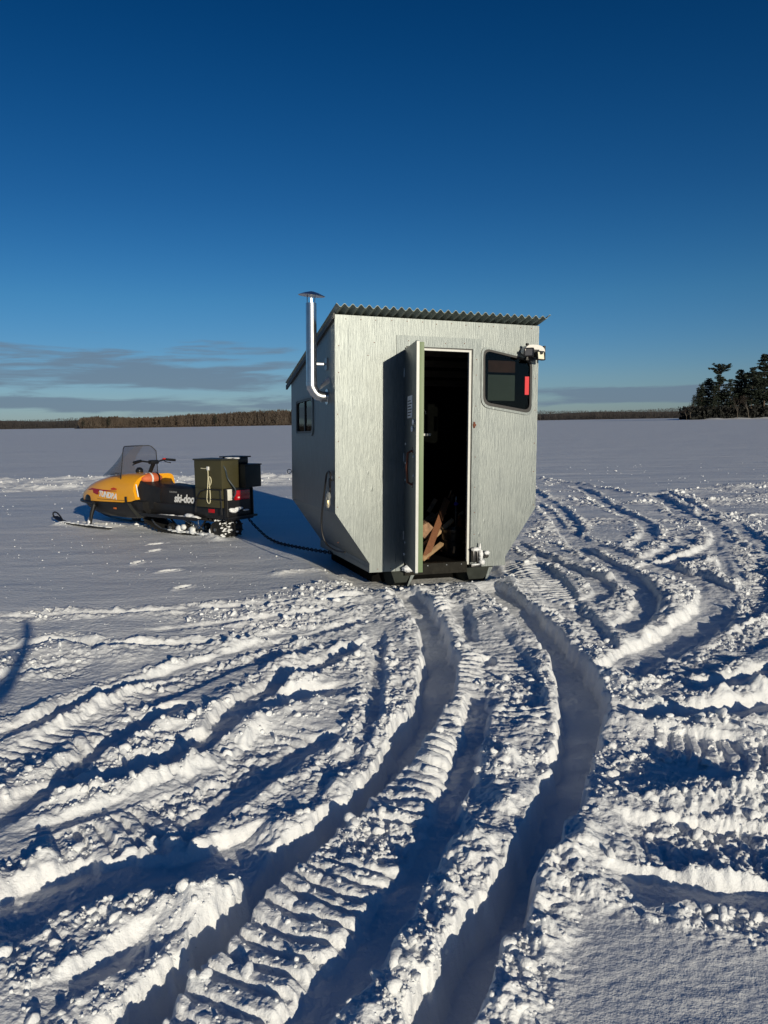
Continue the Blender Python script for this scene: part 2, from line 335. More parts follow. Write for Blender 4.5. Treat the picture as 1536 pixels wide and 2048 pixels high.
def cr(pts, step):
    P = [np.array(p, float) for p in pts]; P = [2 * P[0] - P[1]] + P + [2 * P[-1] - P[-2]]; out = []
    for i in range(1, len(P) - 2):
        n = max(2, int(np.linalg.norm(P[i + 1] - P[i]) / step))
        for j in range(n):
            t = j / n
            out.append(.5 * ((2 * P[i]) + (P[i + 1] - P[i - 1]) * t + (2 * P[i - 1] - 5 * P[i] + 4 * P[i + 1] - P[i + 2]) * t * t + (3 * P[i] - P[i - 1] - 3 * P[i + 1] + P[i + 2]) * t ** 3))
    out.append(P[-2]); return np.array(out)

rows = [1.25]
while rows[-1] < 42: rows.append(rows[-1] * 1.0019)
NEAR = len(rows)
while rows[-1] < 9000: rows.append(rows[-1] * 1.05)
ry = np.array([-3000, -300, -40, -8, -2, 0, .6, 1.0] + rows); rs = np.array([60, 20, 9, 4, 2, 1.25, 1.25, 1.25] + rows)
NB = 8
sl = list(np.arange(-0.74, 0.80, 0.0018))
e = 0.003; a_ = sl[0]; L_ = []
while a_ > -7: a_ -= e; e *= 1.09; L_.append(a_)
e = 0.003; b_ = sl[-1]; Rr = []
while b_ < 7: b_ += e; e *= 1.09; Rr.append(b_)
cs = np.array(L_[::-1] + sl + Rr); C0 = len(L_)
SX = rs[:, None] * cs[None, :]; SY = np.repeat(ry[:, None], len(cs), 1)
NR, NC = SX.shape

def window(x0, x1, y0, y1):
    r0_ = int(np.searchsorted(ry, y0)); r1 = int(np.searchsorted(ry, y1)) + 1
    r0_ = max(r0_, NB)
    if r1 <= r0_: return None
    ya = max(y0, 1.25); yb = max(y1, 1.25)
    s0 = min(x0 / ya, x0 / yb); s1 = max(x1 / ya, x1 / yb)
    c0 = int(np.searchsorted(cs, s0)); c1 = int(np.searchsorted(cs, s1)) + 1
    return slice(r0_, min(r1, NR)), slice(max(c0, 0), min(c1, NC))
def linefield(pts, reach, step=0.06):
    """distance, signed distance and run along a curve, on the part of the grid within reach"""
    P = cr(pts, step); W = window(P[:, 0].min() - reach, P[:, 0].max() + reach, P[:, 1].min() - reach, P[:, 1].max() + reach)
    if W is None: return None
    X = SX[W]; Y = SY[W]; D = np.full(X.shape, 9.0, np.float32); S = np.zeros_like(D); Tn = np.zeros_like(D); run = 0.0
    ro, co = W[0].start, W[1].start
    for i in range(len(P) - 1):
        p, q = P[i], P[i + 1]; L = np.linalg.norm(q - p)
        w2 = window(min(p[0], q[0]) - reach, max(p[0], q[0]) + reach, min(p[1], q[1]) - reach, max(p[1], q[1]) + reach)
        if w2 is not None:
            k = (slice(max(w2[0].start - ro, 0), w2[0].stop - ro), slice(max(w2[1].start - co, 0), w2[1].stop - co))
            x = X[k] - p[0]; y = Y[k] - p[1]
            if x.size:
                ux, uy = (q - p) / max(L, 1e-9); t = np.clip(x * ux + y * uy, 0, L); dx = x - t * ux; dy = y - t * uy
                d = np.hypot(dx, dy); m = d < D[k]
                D[k] = np.where(m, d, D[k]); S[k] = np.where(m, np.sign(x * uy - y * ux) * d, S[k]); Tn[k] = np.where(m, run + t, Tn[k])
        run += L
    return W, D, S, Tn, run

# disturbed area: signed distance to its outline
def poly_sd(P, X, Y):
    d = np.full(X.shape, 1e9, np.float32); ins = np.zeros(X.shape, bool); n = len(P)
    for i in range(n):
        (x0, y0), (x1, y1) = P[i], P[(i + 1) % n]; ex, ey = x1 - x0, y1 - y0
        t = np.clip(((X - x0) * ex + (Y - y0) * ey) / (ex * ex + ey * ey), 0, 1)
        d = np.minimum(d, np.hypot(X - x0 - t * ex, Y - y0 - t * ey))
        c = ((y0 > Y) != (y1 > Y)) & (X < ex * (Y - y0) / (ey if ey else 1e-9) + x0); ins ^= c
    return np.where(ins, d, -d)
sd_ = poly_sd(DP, SX, SY) + 0.12 * fbm(SX, SY, 1.8, 3, s=3) 
DM = sst(-0.06, 0.16, sd_)                         # 1 inside the churned snow
far = 1 - sst(14, 36, SY)
Hs = z0(SX, SY) + 0.020 * fbm(SX, SY, 0.35, 3, s=1) * (1 - sst(60, 300, SY)) 
Hs += 0.022 * fbm(SX, SY, 1.1, 3, s=5) * DM
CH = 0.46 * DM * (0.25 + 1.25 * sst(-.22, .32, fbm(SX, SY, 1.15, 3, s=9)))          # how lumpy
jit = fbm(SX, SY, 9.0, 3, s=12)
# treads first, then ridges, then grooves cut through them
order = [None] + [t for t in TR if t[0] == 'S'] + [t for t in TR if t[0] == 'R'] + [t for t in TR if t[0] == 'T']
def mounds():
    for (wd, hh, pts) in MD:
        r = linefield(pts, wd * 2.6 + .05)
        if r is None: continue
        W, D, S, Tn, run = r; x = SX[W]; y = SY[W]
        amp = .65 + .9 * fbm(x, y, 2.6, 2, s=21); g = np.exp(-(D / wd) ** 2 * 1.3)
        Hs[W] += (.42 if pts[0][1] < 15 else .9) * hh * np.clip(amp, .15, 1.6) * g
        CH[W] = np.maximum(CH[W], (.55 if pts[0][0] < 0 else .85) * g)
FL = np.zeros_like(SX)
for t in order:
    if t is None: mounds(); continue
    k, wd, dp, bm_, pts = t; dp *= (1.0 if k == 'T' else .80 if wd in (.22, .26) and abs(pts[0][1] - 7.1) < .5 else .36); bm_ *= .40
    r = linefield(pts, wd * .5 + .38)
    if r is None: continue
    W, D, S, Tn, run = r; x = SX[W]; y = SY[W]; ends = sst(0, .25, Tn) * sst(0, .25, run - Tn)
    if k == 'T':
        m = (1 - sst(wd * .40, wd * .5, D + .03 * jit[W])) * ends * (1 - .9 * FL[W])
        ph = Tn / 0.085 + 1.2 * (S / wd) ** 2 + .5 * fbm(x, y, 3, 2, s=31)
        ph = ph + .22 * fbm(x, y, 9, 2, s=33); lug = np.abs((ph % 1.0) - .5) * 2; lug = sst(.30, .55, lug) * (.45 + .9 * np.clip(vn(x * 5, y * 5, 3) + .5, 0, 1))
        lug *= 1 - .35 * np.exp(-((S - wd * .12) / .012) ** 2); brk = sst(-.22, .12, fbm(x, y, 1.9, 3, s=95)); lug *= .25 + .85 * brk
        lug += .35 * np.clip(vn(x * 26, y * 26, 5) + .1, 0, 1)
        Hs[W] = Hs[W] * (1 - .6 * m) + .6 * m * z0(x, y); Hs[W] += m * (-dp * .7 + (.030 if wd == .44 else .024) * lug) + bm_ * np.exp(-((D - wd * .55) / .05) ** 2) * ends
        CH[W] = CH[W] * (1 - .55 * m * brk) + .22 * m * (1 - brk)
    else:
        e2 = .035 if k == 'R' else .025
        dj = D + (.045 if k == 'R' else .02) * jit[W] + .02 * fbm(x, y, 2.2, 2, s=41)
        wl = wd * (.62 + .50 * sst(2.5, 5.0, y)) if (wd in (.22, .26) and abs(pts[0][1] - 7.3) < .4) else wd
        m = (1 - sst(wl * .5 - e2, wl * .5 + .012, dj)) * ends
        low = np.where(y > 5.6, 1 - .4 * sst(5.6, 7.0, y), 1)
        tgt = z0(x, y) - dp * low + .006 * vn(S * 22 + 50, Tn * 1.2 + 50, 8) * (k == 'R') + .018 * fbm(x, y, 6, 3, s=43)
        Hs[W] = Hs[W] * (1 - m) + np.minimum(Hs[W], tgt) * m
        near = np.where(S * 1.0 > 0, 1.15, .55)
        lump = np.clip(.35 + 2.0 * fbm(x, y, 5.5, 3, s=47), 0, 1.8)
        bw = .06 if k == 'S' else .09
        g = np.exp(-((D - wl * .5 - bw * .8) / bw) ** 2) * (1 - m) * sst(0, .5, Tn) * sst(0, .5, run - Tn)
        Hs[W] += bm_ * g * lump
        CH[W] = np.maximum(CH[W], g * .8) * (1 - m) + .13 * m
        FL[W] = np.maximum(FL[W], m)
# hollow pressed down under and in front of the shack
sx_, sy_ = SX + .467, SY - 7.137; uu = sx_ * .946 + sy_ * .323; v_2 = -sx_ * .323 + sy_ * .946
hol = sst(.0, .35, uu) * (1 - sst(1.8, 2.15, uu)) * sst(-.32, -.02, v_2) * (1 - sst(1.8, 2.1, v_2))
Hs -= .085 * hol; CH *= 1 - .75 * hol * sst(-.1, .15, v_2); CH += .25 * hol * (1 - sst(-.1, .15, v_2)) * DM
# boot prints
for i, (fx_, fy_) in enumerate(FT):
    W = window(fx_ - .6, fx_ + .6, fy_ - .6, fy_ + .6)
    x = SX[W] - fx_; y = SY[W] - fy_; an = 0.5 + .5 * (i % 3); u_ = x * math.cos(an) + y * math.sin(an); v_ = -x * math.sin(an) + y * math.cos(an)
    q = np.sqrt((u_ / .10) ** 2 + (v_ / .045) ** 2) + .15 * jit[W]
    Hs[W] -= .05 * (1 - sst(.75, 1.05, q)); Hs[W] += .008 * np.exp(-((q - 1.35) / .25) ** 2)
    CH[W] = np.maximum(CH[W], .16 * np.exp(-((q - 1.3) / .4) ** 2))
# churned grain and clods, wherever the snow is lumpy
sel = np.zeros(SX.shape, bool); sel[NB:NB + NEAR, C0 - 25:C0 + len(sl) + 25] = True; sel &= CH > .015
x = SX[sel]; y = SY[sel]; c = CH[sel].astype(np.float64); c *= .45 + .7 * sst(-.25, .2, fbm(x, y, 1.6, 2, s=83))
wx = x + .035 * fbm(x, y, 16, 3, .6, s=51); wy = y + .035 * fbm(x, y, 16, 3, .6, s=53)
add = .040 * c * fbm(wx, wy, 5.0, 3, .5, s=55) + .020 * np.sqrt(c) * fbm(x, y, 3.2, 2, .5, s=91)
bil = np.abs(fbm(wx, wy, 11, 3, .55, s=59)); add += .042 * c * (bil - .15) + .022 * c * fbm(x, y, 30, 2, .6, s=67)
dens = np.clip(.30 + 1.5 * fbm(x, y, 2.1, 2, s=57), 0.04, 1)
add += c * c * dens * clods(wx, wy, 9, .30, 1) / 9 * .35
sc_ = np.sqrt(c)
add += sc_ * (.25 + .75 * dens) * clods(wx, wy, 21, .45, 2) / 21 * .42
add += sc_ * (.4 + .6 * dens) * clods(wx, wy, 40, .6, 3) / 40 * .7
add += sc_ * clods(x, y, 78, .6, 4) / 78 * .8 * (y < 9)
Hs[sel] += add
Hs += 0.004 * fbm(SX, SY, 3.0, 3, s=61) * (1 - sst(10, 30, SY)) * (1 - FL)
Hs[:NB] = 0; Hs[:, :3] = np.minimum(Hs[:, :3], .1)
# wind ripples on the open lake
Hs += .012 * fbm(SX * .35, SY * 1.5, 0.8, 3, s=65) * sst(8, 16, SY) * (1 - sst(60, 200, SY)) * (1 - DM)

me = bpy.data.meshes.new('snow_ground'); nv = NR * NC
me.vertices.add(nv); co = np.empty((nv, 3), np.float32); co[:, 0] = SX.ravel(); co[:, 1] = SY.ravel(); co[:, 2] = Hs.ravel()
me.vertices.foreach_set('co', co.ravel())
ii = (np.arange(NR - 1)[:, None] * NC + np.arange(NC - 1)[None, :]).ravel(); nf = len(ii)
lp = np.stack([ii, ii + 1, ii + NC + 1, ii + NC], 1).astype(np.int32)
me.loops.add(nf * 4); me.loops.foreach_set('vertex_index', lp.ravel())
me.polygons.add(nf); me.polygons.foreach_set('loop_start', np.arange(nf, dtype=np.int32) * 4); me.polygons.foreach_set('loop_total', np.full(nf, 4, np.int32))
me.polygons.foreach_set('use_smooth', np.ones(nf, bool)); me.update(calc_edges=True)
snow = bpy.data.materials.new('snow'); snow.use_nodes = True; t = snow.node_tree; b = t.nodes['Principled BSDF']
b.inputs['Roughness'].default_value = .55; b.inputs['Specular IOR Level'].default_value = .5
g = N(t, 'ShaderNodeNewGeometry'); 
n1 = N(t, 'ShaderNodeTexNoise'); n1.inputs['Scale'].default_value = 170; n1.inputs['Detail'].default_value = 3
n2 = N(t, 'ShaderNodeTexNoise'); n2.inputs['Scale'].default_value = 28; n2.inputs['Detail'].default_value = 5
mp = N(t, 'ShaderNodeMapping'); mp.inputs['Scale'].default_value = (.35, 1.1, 1); t.links.new(g.outputs['Position'], mp.inputs[0])
n4 = N(t, 'ShaderNodeTexNoise'); n4.inputs['Scale'].default_value = .09; n4.inputs['Detail'].default_value = 7; n4.inputs['Roughness'].default_value = .62
mp4 = N(t, 'ShaderNodeMapping'); mp4.inputs['Scale'].default_value = (.4, 1.6, 1); t.links.new(g.outputs['Position'], mp4.inputs[0]); t.links.new(mp4.outputs[0], n4.inputs['Vector'])
b4 = N(t, 'ShaderNodeBump'); b4.inputs['Strength'].default_value = .5; b4.inputs['Distance'].default_value = .35; t.links.new(n4.outputs[0], b4.inputs['Height'])
n3 = N(t, 'ShaderNodeTexNoise'); n3.inputs['Scale'].default_value = 1.4; n3.inputs['Detail'].default_value = 7; n3.inputs['Roughness'].default_value = .6
for n in (n1, n2): t.links.new(g.outputs['Position'], n.inputs['Vector'])
t.links.new(mp.outputs[0], n3.inputs['Vector'])
b1 = N(t, 'ShaderNodeBump'); b1.inputs['Strength'].default_value = .6; b1.inputs['Distance'].default_value = .004
b2 = N(t, 'ShaderNodeBump'); b2.inputs['Strength'].default_value = .75; b2.inputs['Distance'].default_value = .014
b3 = N(t, 'ShaderNodeBump'); b3.inputs['Strength'].default_value = .6; b3.inputs['Distance'].default_value = .05
t.links.new(n3.outputs[0], b3.inputs['Height']); t.links.new(n2.outputs[0], b2.inputs['Height']); t.links.new(n1.outputs[0], b1.inputs['Height'])
t.links.new(b4.outputs[0], b3.inputs['Normal']); t.links.new(b3.outputs[0], b2.inputs['Normal']); t.links.new(b2.outputs[0], b1.inputs['Normal']); t.links.new(b1.outputs[0], b.inputs['Normal'])
t.links.new(ramp(t, n3.outputs[0], [(0.3, (.80, .825, .85)), (0.7, (.85, .865, .88))]), b.inputs['Base Color'])
me.materials.append(snow)
ground = bpy.data.objects.new('snow_ground', me); link(ground); tag(ground, 'white snow over the frozen lake, churned by ski and tread tracks', 'snow', kind='structure')

def gz(px, py):      # height of the snow at a point
    if py < 1.3: return 0.0
    r = int(np.clip(np.searchsorted(ry, py), 0, NR - 1)); c_ = int(np.clip(np.searchsorted(cs, px / rs[r]), 0, NC - 1)); return float(Hs[r, c_])

# loose lumps thrown out of the tracks
ico = []
for s_ in range(8):
    bm = bmesh.new(); bmesh.ops.create_icosphere(bm, subdivisions=2 if s_ < 3 else 1, radius=1)
    q = random.Random(s_)
    pl = [(Vector((q.gauss(0, 1), q.gauss(0, 1), q.gauss(0, 1))).normalized(), q.uniform(.35, .8)) for _ in range(9)]
    for v in bm.verts:
        k = q.uniform(.9, 1.08); v.co *= k
        for nrm, dd in pl:
            e_ = v.co.dot(nrm) - dd
            if e_ > 0: v.co -= nrm * e_ * .95
    bm.verts.index_update(); ico.append((np.array([v.co[:] for v in bm.verts], np.float32), np.array([[v.index for v in f.verts] for f in bm.faces], np.int32))); bm.free()
VV = []; FF = []; off = 0; rc = np.random.default_rng(5)
rr0, rr1 = NB, NB + NEAR
wgt = (CH * (1 - FL * .93))[rr0:rr1, C0:C0 + len(sl)]
wgt = np.where(wgt > .15, wgt ** 1.6, 0) * (rs[rr0:rr1] ** .75)[:, None]; wgt *= np.clip(.3 + 2.2 * fbm(SX[rr0:rr1, C0:C0 + len(sl)], SY[rr0:rr1, C0:C0 + len(sl)], 1.7, 2, s=71), .05, 1.5)
cw = np.cumsum(wgt.ravel()); pick = np.searchsorted(cw, rc.random(17000) * cw[-1])
pr_, pc_ = np.unravel_index(pick, wgt.shape)
for a, b_i in zip(pr_, pc_):
    X0, Y0, Z0 = SX[rr0 + a, C0 + b_i], SY[rr0 + a, C0 + b_i], Hs[rr0 + a, C0 + b_i]
    s0 = min(.024, .0052 * math.exp(rc.normal(0, .62))) * (1 + .10 * min(Y0, 14))
    if Y0 < 6 and rc.random() < .012: s0 = rc.uniform(.022, .042)
    vs, fs = ico[int(rc.integers(3, 8))] if s0 < .020 else ico[int(rc.integers(0, 3))]
    an = rc.random() * 6.28; sc3 = s0 * np.array([1, .6 + .4 * rc.random(), .45 + .5 * rc.random()], np.float32)
    ca, sa = math.cos(an), math.sin(an); p = vs * sc3
    tl = rc.normal(0, .35); p = np.stack([p[:, 0], p[:, 1] * math.cos(tl) - p[:, 2] * math.sin(tl), p[:, 1] * math.sin(tl) + p[:, 2] * math.cos(tl)], 1)
    p = np.stack([p[:, 0] * ca - p[:, 1] * sa + X0, p[:, 0] * sa + p[:, 1] * ca + Y0, p[:, 2] + Z0 + sc3[2] * .25], 1)
    VV.append(p); FF.append(fs + off); off += len(p)
# tiny crumbs added over the smooth snow to imitate its glints
for _ in range(2600):
    d_ = 2.0 * (26 / 2.0) ** rc.random(); X0 = d_ * rc.uniform(-.72, .78)
    if rc.random() > .35 + .65 * float(vn(np.array(X0 * .4), np.array(d_ * .4), 4) > 0): continue
    s0 = .0007 * d_ * math.exp(rc.normal(0, .35)); vs, fs = ico[3 + int(rc.integers(0, 5))]
    VV.append(vs * s0 * np.array([1, 1, .8]) + np.array([X0, d_, gz(X0, d_) + s0 * .3])); FF.append(fs + off); off += len(vs)
VV = np.concatenate(VV).astype(np.float32); FF = np.concatenate(FF)
mc_ = bpy.data.meshes.new('snow_clods'); mc_.vertices.add(len(VV)); mc_.vertices.foreach_set('co', VV.ravel())
mc_.loops.add(len(FF) * 3); mc_.loops.foreach_set('vertex_index', FF.ravel().astype(np.int32)); mc_.polygons.add(len(FF))
mc_.polygons.foreach_set('loop_start', np.arange(len(FF), dtype=np.int32) * 3); mc_.polygons.foreach_set('loop_total', np.full(len(FF), 3, np.int32))
mc_.polygons.foreach_set('use_smooth', np.ones(len(FF), bool)); mc_.update(calc_edges=True); mc_.materials.append(snow)
oc = bpy.data.objects.new('snow_clods', mc_); link(oc); tag(oc, 'loose lumps and crumbs of snow thrown up beside the tracks, plus specks added as glints', 'snow lumps', kind='stuff')

# ------------------------------------------------------------------ ice shack
SM = Matrix(((0.9460696, -0.32338811, 0.01929864), (0.32295305, 0.94614523, 0.02259504), (-0.02556629, -0.01514393, 0.99955842)))
shack = empty('ice_fishing_shack'); shack.matrix_world = Matrix.Translation((-0.467, 7.137, 0.2)) @ SM.to_4x4()
bpy.context.view_layer.update()
tag(shack, 'pale grey-green plywood ice fishing shack on runners with its narrow door standing open', 'ice shack')
W_, L_s, HT, HB, CI, HC, PLH = 2.123, 1.9, 2.408, 1.945, .336, .58, .09
def top(v): return HT - (HT - HB) * v / L_s
def painted(name, c0, c1, rough=.5, bst=1.0, metal=.35):
    m = bpy.data.materials.new(name); m.use_nodes = True; t = m.node_tree; b = t.nodes['Principled BSDF']
    c = N(t, 'ShaderNodeTexCoord')
    mp = N(t, 'ShaderNodeMapping'); mp.inputs['Scale'].default_value = (26, 26, 2.2); t.links.new(c.outputs['Object'], mp.inputs[0])
    n = N(t, 'ShaderNodeTexNoise'); n.inputs['Scale'].default_value = 1.5; n.inputs['Detail'].default_value = 7; n.inputs['Roughness'].default_value = .62; n.inputs['Distortion'].default_value = 2.6
    t.links.new(mp.outputs[0], n.inputs['Vector'])
    n2 = N(t, 'ShaderNodeTexNoise'); n2.inputs['Scale'].default_value = 3.1; n2.inputs['Detail'].default_value = 6; n2.inputs['Distortion'].default_value = .8
    t.links.new(c.outputs['Object'], n2.inputs['Vector'])
    mp3 = N(t, 'ShaderNodeMapping'); mp3.inputs['Scale'].default_value = (1, 1, .45); t.links.new(c.outputs['Object'], mp3.inputs[0])
    n3 = N(t, 'ShaderNodeTexVoronoi'); n3.inputs['Scale'].default_value = 13; t.links.new(mp3.outputs[0], n3.inputs['Vector'])
    k = ramp(t, n3.outputs['Distance'], [(0.0, (1, 1, 1)), (0.16, (0, 0, 0))])          # little drips and blisters of paint
    hgt = math_(t, 'ADD', math_(t, 'MULTIPLY', n.outputs[0], .9), math_(t, 'MULTIPLY', k, math_(t, 'MULTIPLY', ramp(t, n2.outputs[0], [(0.5, (0, 0, 0)), (0.62, (1, 1, 1))]), .8)))
    bp = N(t, 'ShaderNodeBump'); bp.inputs['Strength'].default_value = .7 * bst; bp.inputs['Distance'].default_value = .0045
    t.links.new(hgt, bp.inputs['Height']); t.links.new(bp.outputs[0], b.inputs['Normal'])
    mx = math_(t, 'ADD', math_(t, 'MULTIPLY', n.outputs[0], .65), math_(t, 'MULTIPLY', n2.outputs[0], .35))
    t.links.new(ramp(t, mx, [(0.36, c0), (0.62, c1)]), b.inputs['Base Color'])
    t.links.new(ramp(t, n2.outputs[0], [(0.3, (rough - .015,) * 3), (0.7, (rough + .03,) * 3)]), b.inputs['Roughness'])
    b.inputs['Specular IOR Level'].default_value = .4; b.inputs['Metallic'].default_value = metal
    return m
M_wall = painted('wall_paint', (.172, .192, .196), (.240, .264, .262), .47, .75, .82)
M_trim = painted('trim_paint', (.146, .166, .172), (.212, .236, .238), .47, .9, .75)
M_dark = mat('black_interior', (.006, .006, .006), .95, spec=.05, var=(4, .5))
M_white = mat('white_trim', (.62, .63, .60), .4, var=(20, .06))
M_black = mat('black_rubber', (.012, .012, .013), .45, var=(30, .4))
M_steel = mat('galvanised_steel', (.60, .62, .64), .30, 1.0, var=(14, .12), bump=(60, .12, .002))
M_metal = mat('grey_metal', (.30, .31, .32), .4, .9, var=(18, .2))
M_rust = mat('rusty_iron', (.16, .05, .025), .75, .2, var=(40, .5), bump=(80, .4, .002))
M_green = mat('green_paint', (.16, .225, .115), .5, var=(5, .10), stretch=(20, 20, 1), bump=(10, .3, .002))
M_roof = mat('roof_sheet', (.27, .31, .26), .55, .1, var=(6, .25), stretch=(1, 1, 1), bump=(30, .15, .003))
M_glass = bpy.data.materials.new('dark_glass'); M_glass.use_nodes = True
t = M_glass.node_tree; t.nodes.clear(); fr = N(t, 'ShaderNodeFresnel'); fr.inputs[0].default_value = 1.28
gl = N(t, 'ShaderNodeBsdfGlossy'); gl.inputs['Roughness'].default_value = .03; tr_ = N(t, 'ShaderNodeBsdfTransparent'); tr_.inputs[0].default_value = (.62, .66, .64, 1)
mxs = N(t, 'ShaderNodeMixShader'); t.links.new(fr.outputs[0], mxs.inputs[0]); t.links.new(tr_.outputs[0], mxs.inputs[1]); t.links.new(gl.outputs[0], mxs.inputs[2])
ou = N(t, 'ShaderNodeOutputMaterial'); t.links.new(mxs.outputs[0], ou.inputs[0])
M_enam = mat('pale_enamel', (.85, .87, .88), .35)
MY = Matrix(((0, 1, 0, 0), (1, 0, 0, 0), (0, 0, 1, 0), (0, 0, 0, 1)))        # plate drawn in (v, w), thick along u

win = [(1.506, 2.160), (2.040, 2.066), (2.040, 1.540), (1.512, 1.618)]
wo_ = rrect(win, .075, 6)
door_hole = [(.690, -.001), (.690, 2.125), (1.372, 2.125), (1.372, -.001)]
# door opening cut as part of the outline (it reaches the sill)
outer = [(CI, 0), (CI, PLH), (0, HC), (0, HT), (W_, HT), (W_, HC), (W_ - CI, PLH), (W_ - CI, 0), (1.385, 0), (1.385, 2.138), (.684, 2.138), (.684, 0)]
m_ = MB().plate(outer, [wo_[::-1]], .02); m_.build('front_wall', M_wall, shack)
for s_, x in ((0, .0), (1, W_ - .02)):
    hole = []
    if s_ == 0:
        sw = [(.86, 1.70), (1.60, 1.688), (1.60, 1.335), (.86, 1.335)]; sw_ = rrect(sw, .06, 5); hole = [sw_]
    MB().plate([(.0205, HC), (L_s - .0205, HC), (L_s - .0205, top(L_s - .02)), (.0205, top(.02))], hole, .02, M=Matrix.Translation((x, 0, 0)) @ MY).build('side_wall', M_wall, shack)
    a = (0, HC) if s_ == 0 else (W_, HC); b = (CI, PLH) if s_ == 0 else (W_ - CI, PLH); sg = 1 if s_ == 0 else -1
    MB().add([(a[0], .0205, a[1]), (b[0], .0205, b[1]), (b[0] + sg * .02, .0205, b[1]), (a[0] + sg * .02, .0205, a[1]), (a[0], L_s - .0205, a[1]), (b[0], L_s - .0205, b[1]), (b[0] + sg * .02, L_s - .0205, b[1]), (a[0] + sg * .02, L_s - .0205, a[1])],
             [(0, 1, 2, 3), (7, 6, 5, 4), (0, 4, 5, 1), (1, 5, 6, 2), (2, 6, 7, 3), (3, 7, 4, 0)]).build('slanted_panel', M_wall, shack)
    x0 = CI if s_ == 0 else W_ - CI - .03
    MB().box((x0, .0205, 0), (x0 + .03, L_s - .0205, PLH - .002)).box((x0 - .004 if s_ == 0 else x0 + .02, .03, .035), (x0 + .01 if s_ == 0 else x0 + .034, L_s - .03, .052)).build('sill_board', M_wall, shack)
MB().plate([(CI, 0), (CI, PLH), (0, HC), (0, HB), (W_, HB), (W_, HC), (W_ - CI, PLH), (W_ - CI, 0)], [], .02, M=Matrix.Translation((0, L_s - .02, 0))).build('back_wall', M_wall, shack)
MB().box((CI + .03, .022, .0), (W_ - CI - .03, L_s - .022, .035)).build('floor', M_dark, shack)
# black lining: a shell just inside the walls
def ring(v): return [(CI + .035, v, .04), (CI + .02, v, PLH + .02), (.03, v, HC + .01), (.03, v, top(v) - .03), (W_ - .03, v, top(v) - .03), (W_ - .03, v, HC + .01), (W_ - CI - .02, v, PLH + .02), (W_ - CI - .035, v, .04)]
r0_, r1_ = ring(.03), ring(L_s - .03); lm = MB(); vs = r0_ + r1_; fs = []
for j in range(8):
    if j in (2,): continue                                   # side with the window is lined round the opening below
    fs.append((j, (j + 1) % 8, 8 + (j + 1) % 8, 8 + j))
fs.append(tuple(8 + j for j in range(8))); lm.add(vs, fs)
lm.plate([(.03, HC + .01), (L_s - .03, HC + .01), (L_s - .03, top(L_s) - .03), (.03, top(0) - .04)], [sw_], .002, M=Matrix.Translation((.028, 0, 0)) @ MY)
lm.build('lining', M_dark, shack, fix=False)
# rafters seen dimly under the ceiling
rf = MB()
for i in range(5):
    v = .3 + i * .32; rf.box((.04, v, top(v) - .12), (W_ - .04, v + .035, top(v) - .05))
rf.build('rafter', mat('dark_wood', (.035, .028, .022), .8, var=(20, .3)), shack)
# roof: corrugated sheet, waves across the front, falling to the back
PW = .078; nu = 240; u0_, u1_ = -.022, 2.172; vs = []; vv = [-.135, .5, 1.2, 2.12]
for v in vv:
    for i in range(nu + 1):
        u = u0_ + (u1_ - u0_) * i / nu; lift = max(0, (u - 2.10)) * .25
        vs.append((u, v, top(v) + .027 + .0155 * math.cos(2 * math.pi * (u - u0_) / PW) + lift))
n1_ = nu + 1; fs = [(k * n1_ + i, k * n1_ + i + 1, (k + 1) * n1_ + i + 1, (k + 1) * n1_ + i) for k in range(3) for i in range(nu)]
off_ = len(vs); vs2 = vs + [(x, y, z + .005) for x, y, z in vs]; fs2 = [f[::-1] for f in fs] + [tuple(q + off_ for q in f) for f in fs]
for i in range(nu): fs2.append((i, i + 1, off_ + i + 1, off_ + i)); b_ = 3 * n1_; fs2.append((b_ + i + 1, b_ + i, off_ + b_ + i, off_ + b_ + i + 1))
for k in range(3): fs2.append(((k + 1) * n1_, k * n1_, off_ + k * n1_, off_ + (k + 1) * n1_)); fs2.append((k * n1_ + nu, (k + 1) * n1_ + nu, off_ + (k + 1) * n1_ + nu, off_ + k * n1_ + nu))
roof = MB().add(vs2, fs2).build('roof', M_roof, shack, fix=False, angle=60)
et = MB().add([(-.022, -.02, top(-.02) - .045), (-.002, -.02, top(-.02) - .045), (-.002, -.02, top(-.02) + .004), (-.022, -.02, top(-.02) + .004), (-.022, 2.1, top(2.1) - .045), (-.002, 2.1, top(2.1) - .045), (-.002, 2.1, top(2.1) + .004), (-.022, 2.1, top(2.1) + .004)],
    [(0, 1, 2, 3), (7, 6, 5, 4), (0, 4, 5, 1), (1, 5, 6, 2), (2, 6, 7, 3), (3, 7, 4, 0)]); et.build('eave_board', mat('dark_trim', (.05, .055, .055), .6, var=(9, .3)), roof)
# casing round the doorway, jamb strips, gasket
cas = MB().plate([(.600, .003), (.600, 2.250), (1.476, 2.250), (1.476, .003), (1.392, .003), (1.392, 2.150), (.684, 2.150), (.684, .003)], [], .009, M=Matrix.Translation((0, -.009, 0))).build('door_casing', M_trim, shack)
MB().plate([(.70, 2.138), (1.382, 2.138), (1.382, .03), (1.3905, .03), (1.3905, 2.149), (.70, 2.149)], [], .014, M=Matrix.Translation((0, -.003, 0))).build('gasket', M_black, shack)
MB().plate([(.70, 2.118), (1.353, 2.118), (1.353, .03), (1.377, .03), (1.377, 2.137), (.70, 2.137)], [], .03, M=Matrix.Translation((0, -.008, 0))).build('door_frame', M_white, shack)
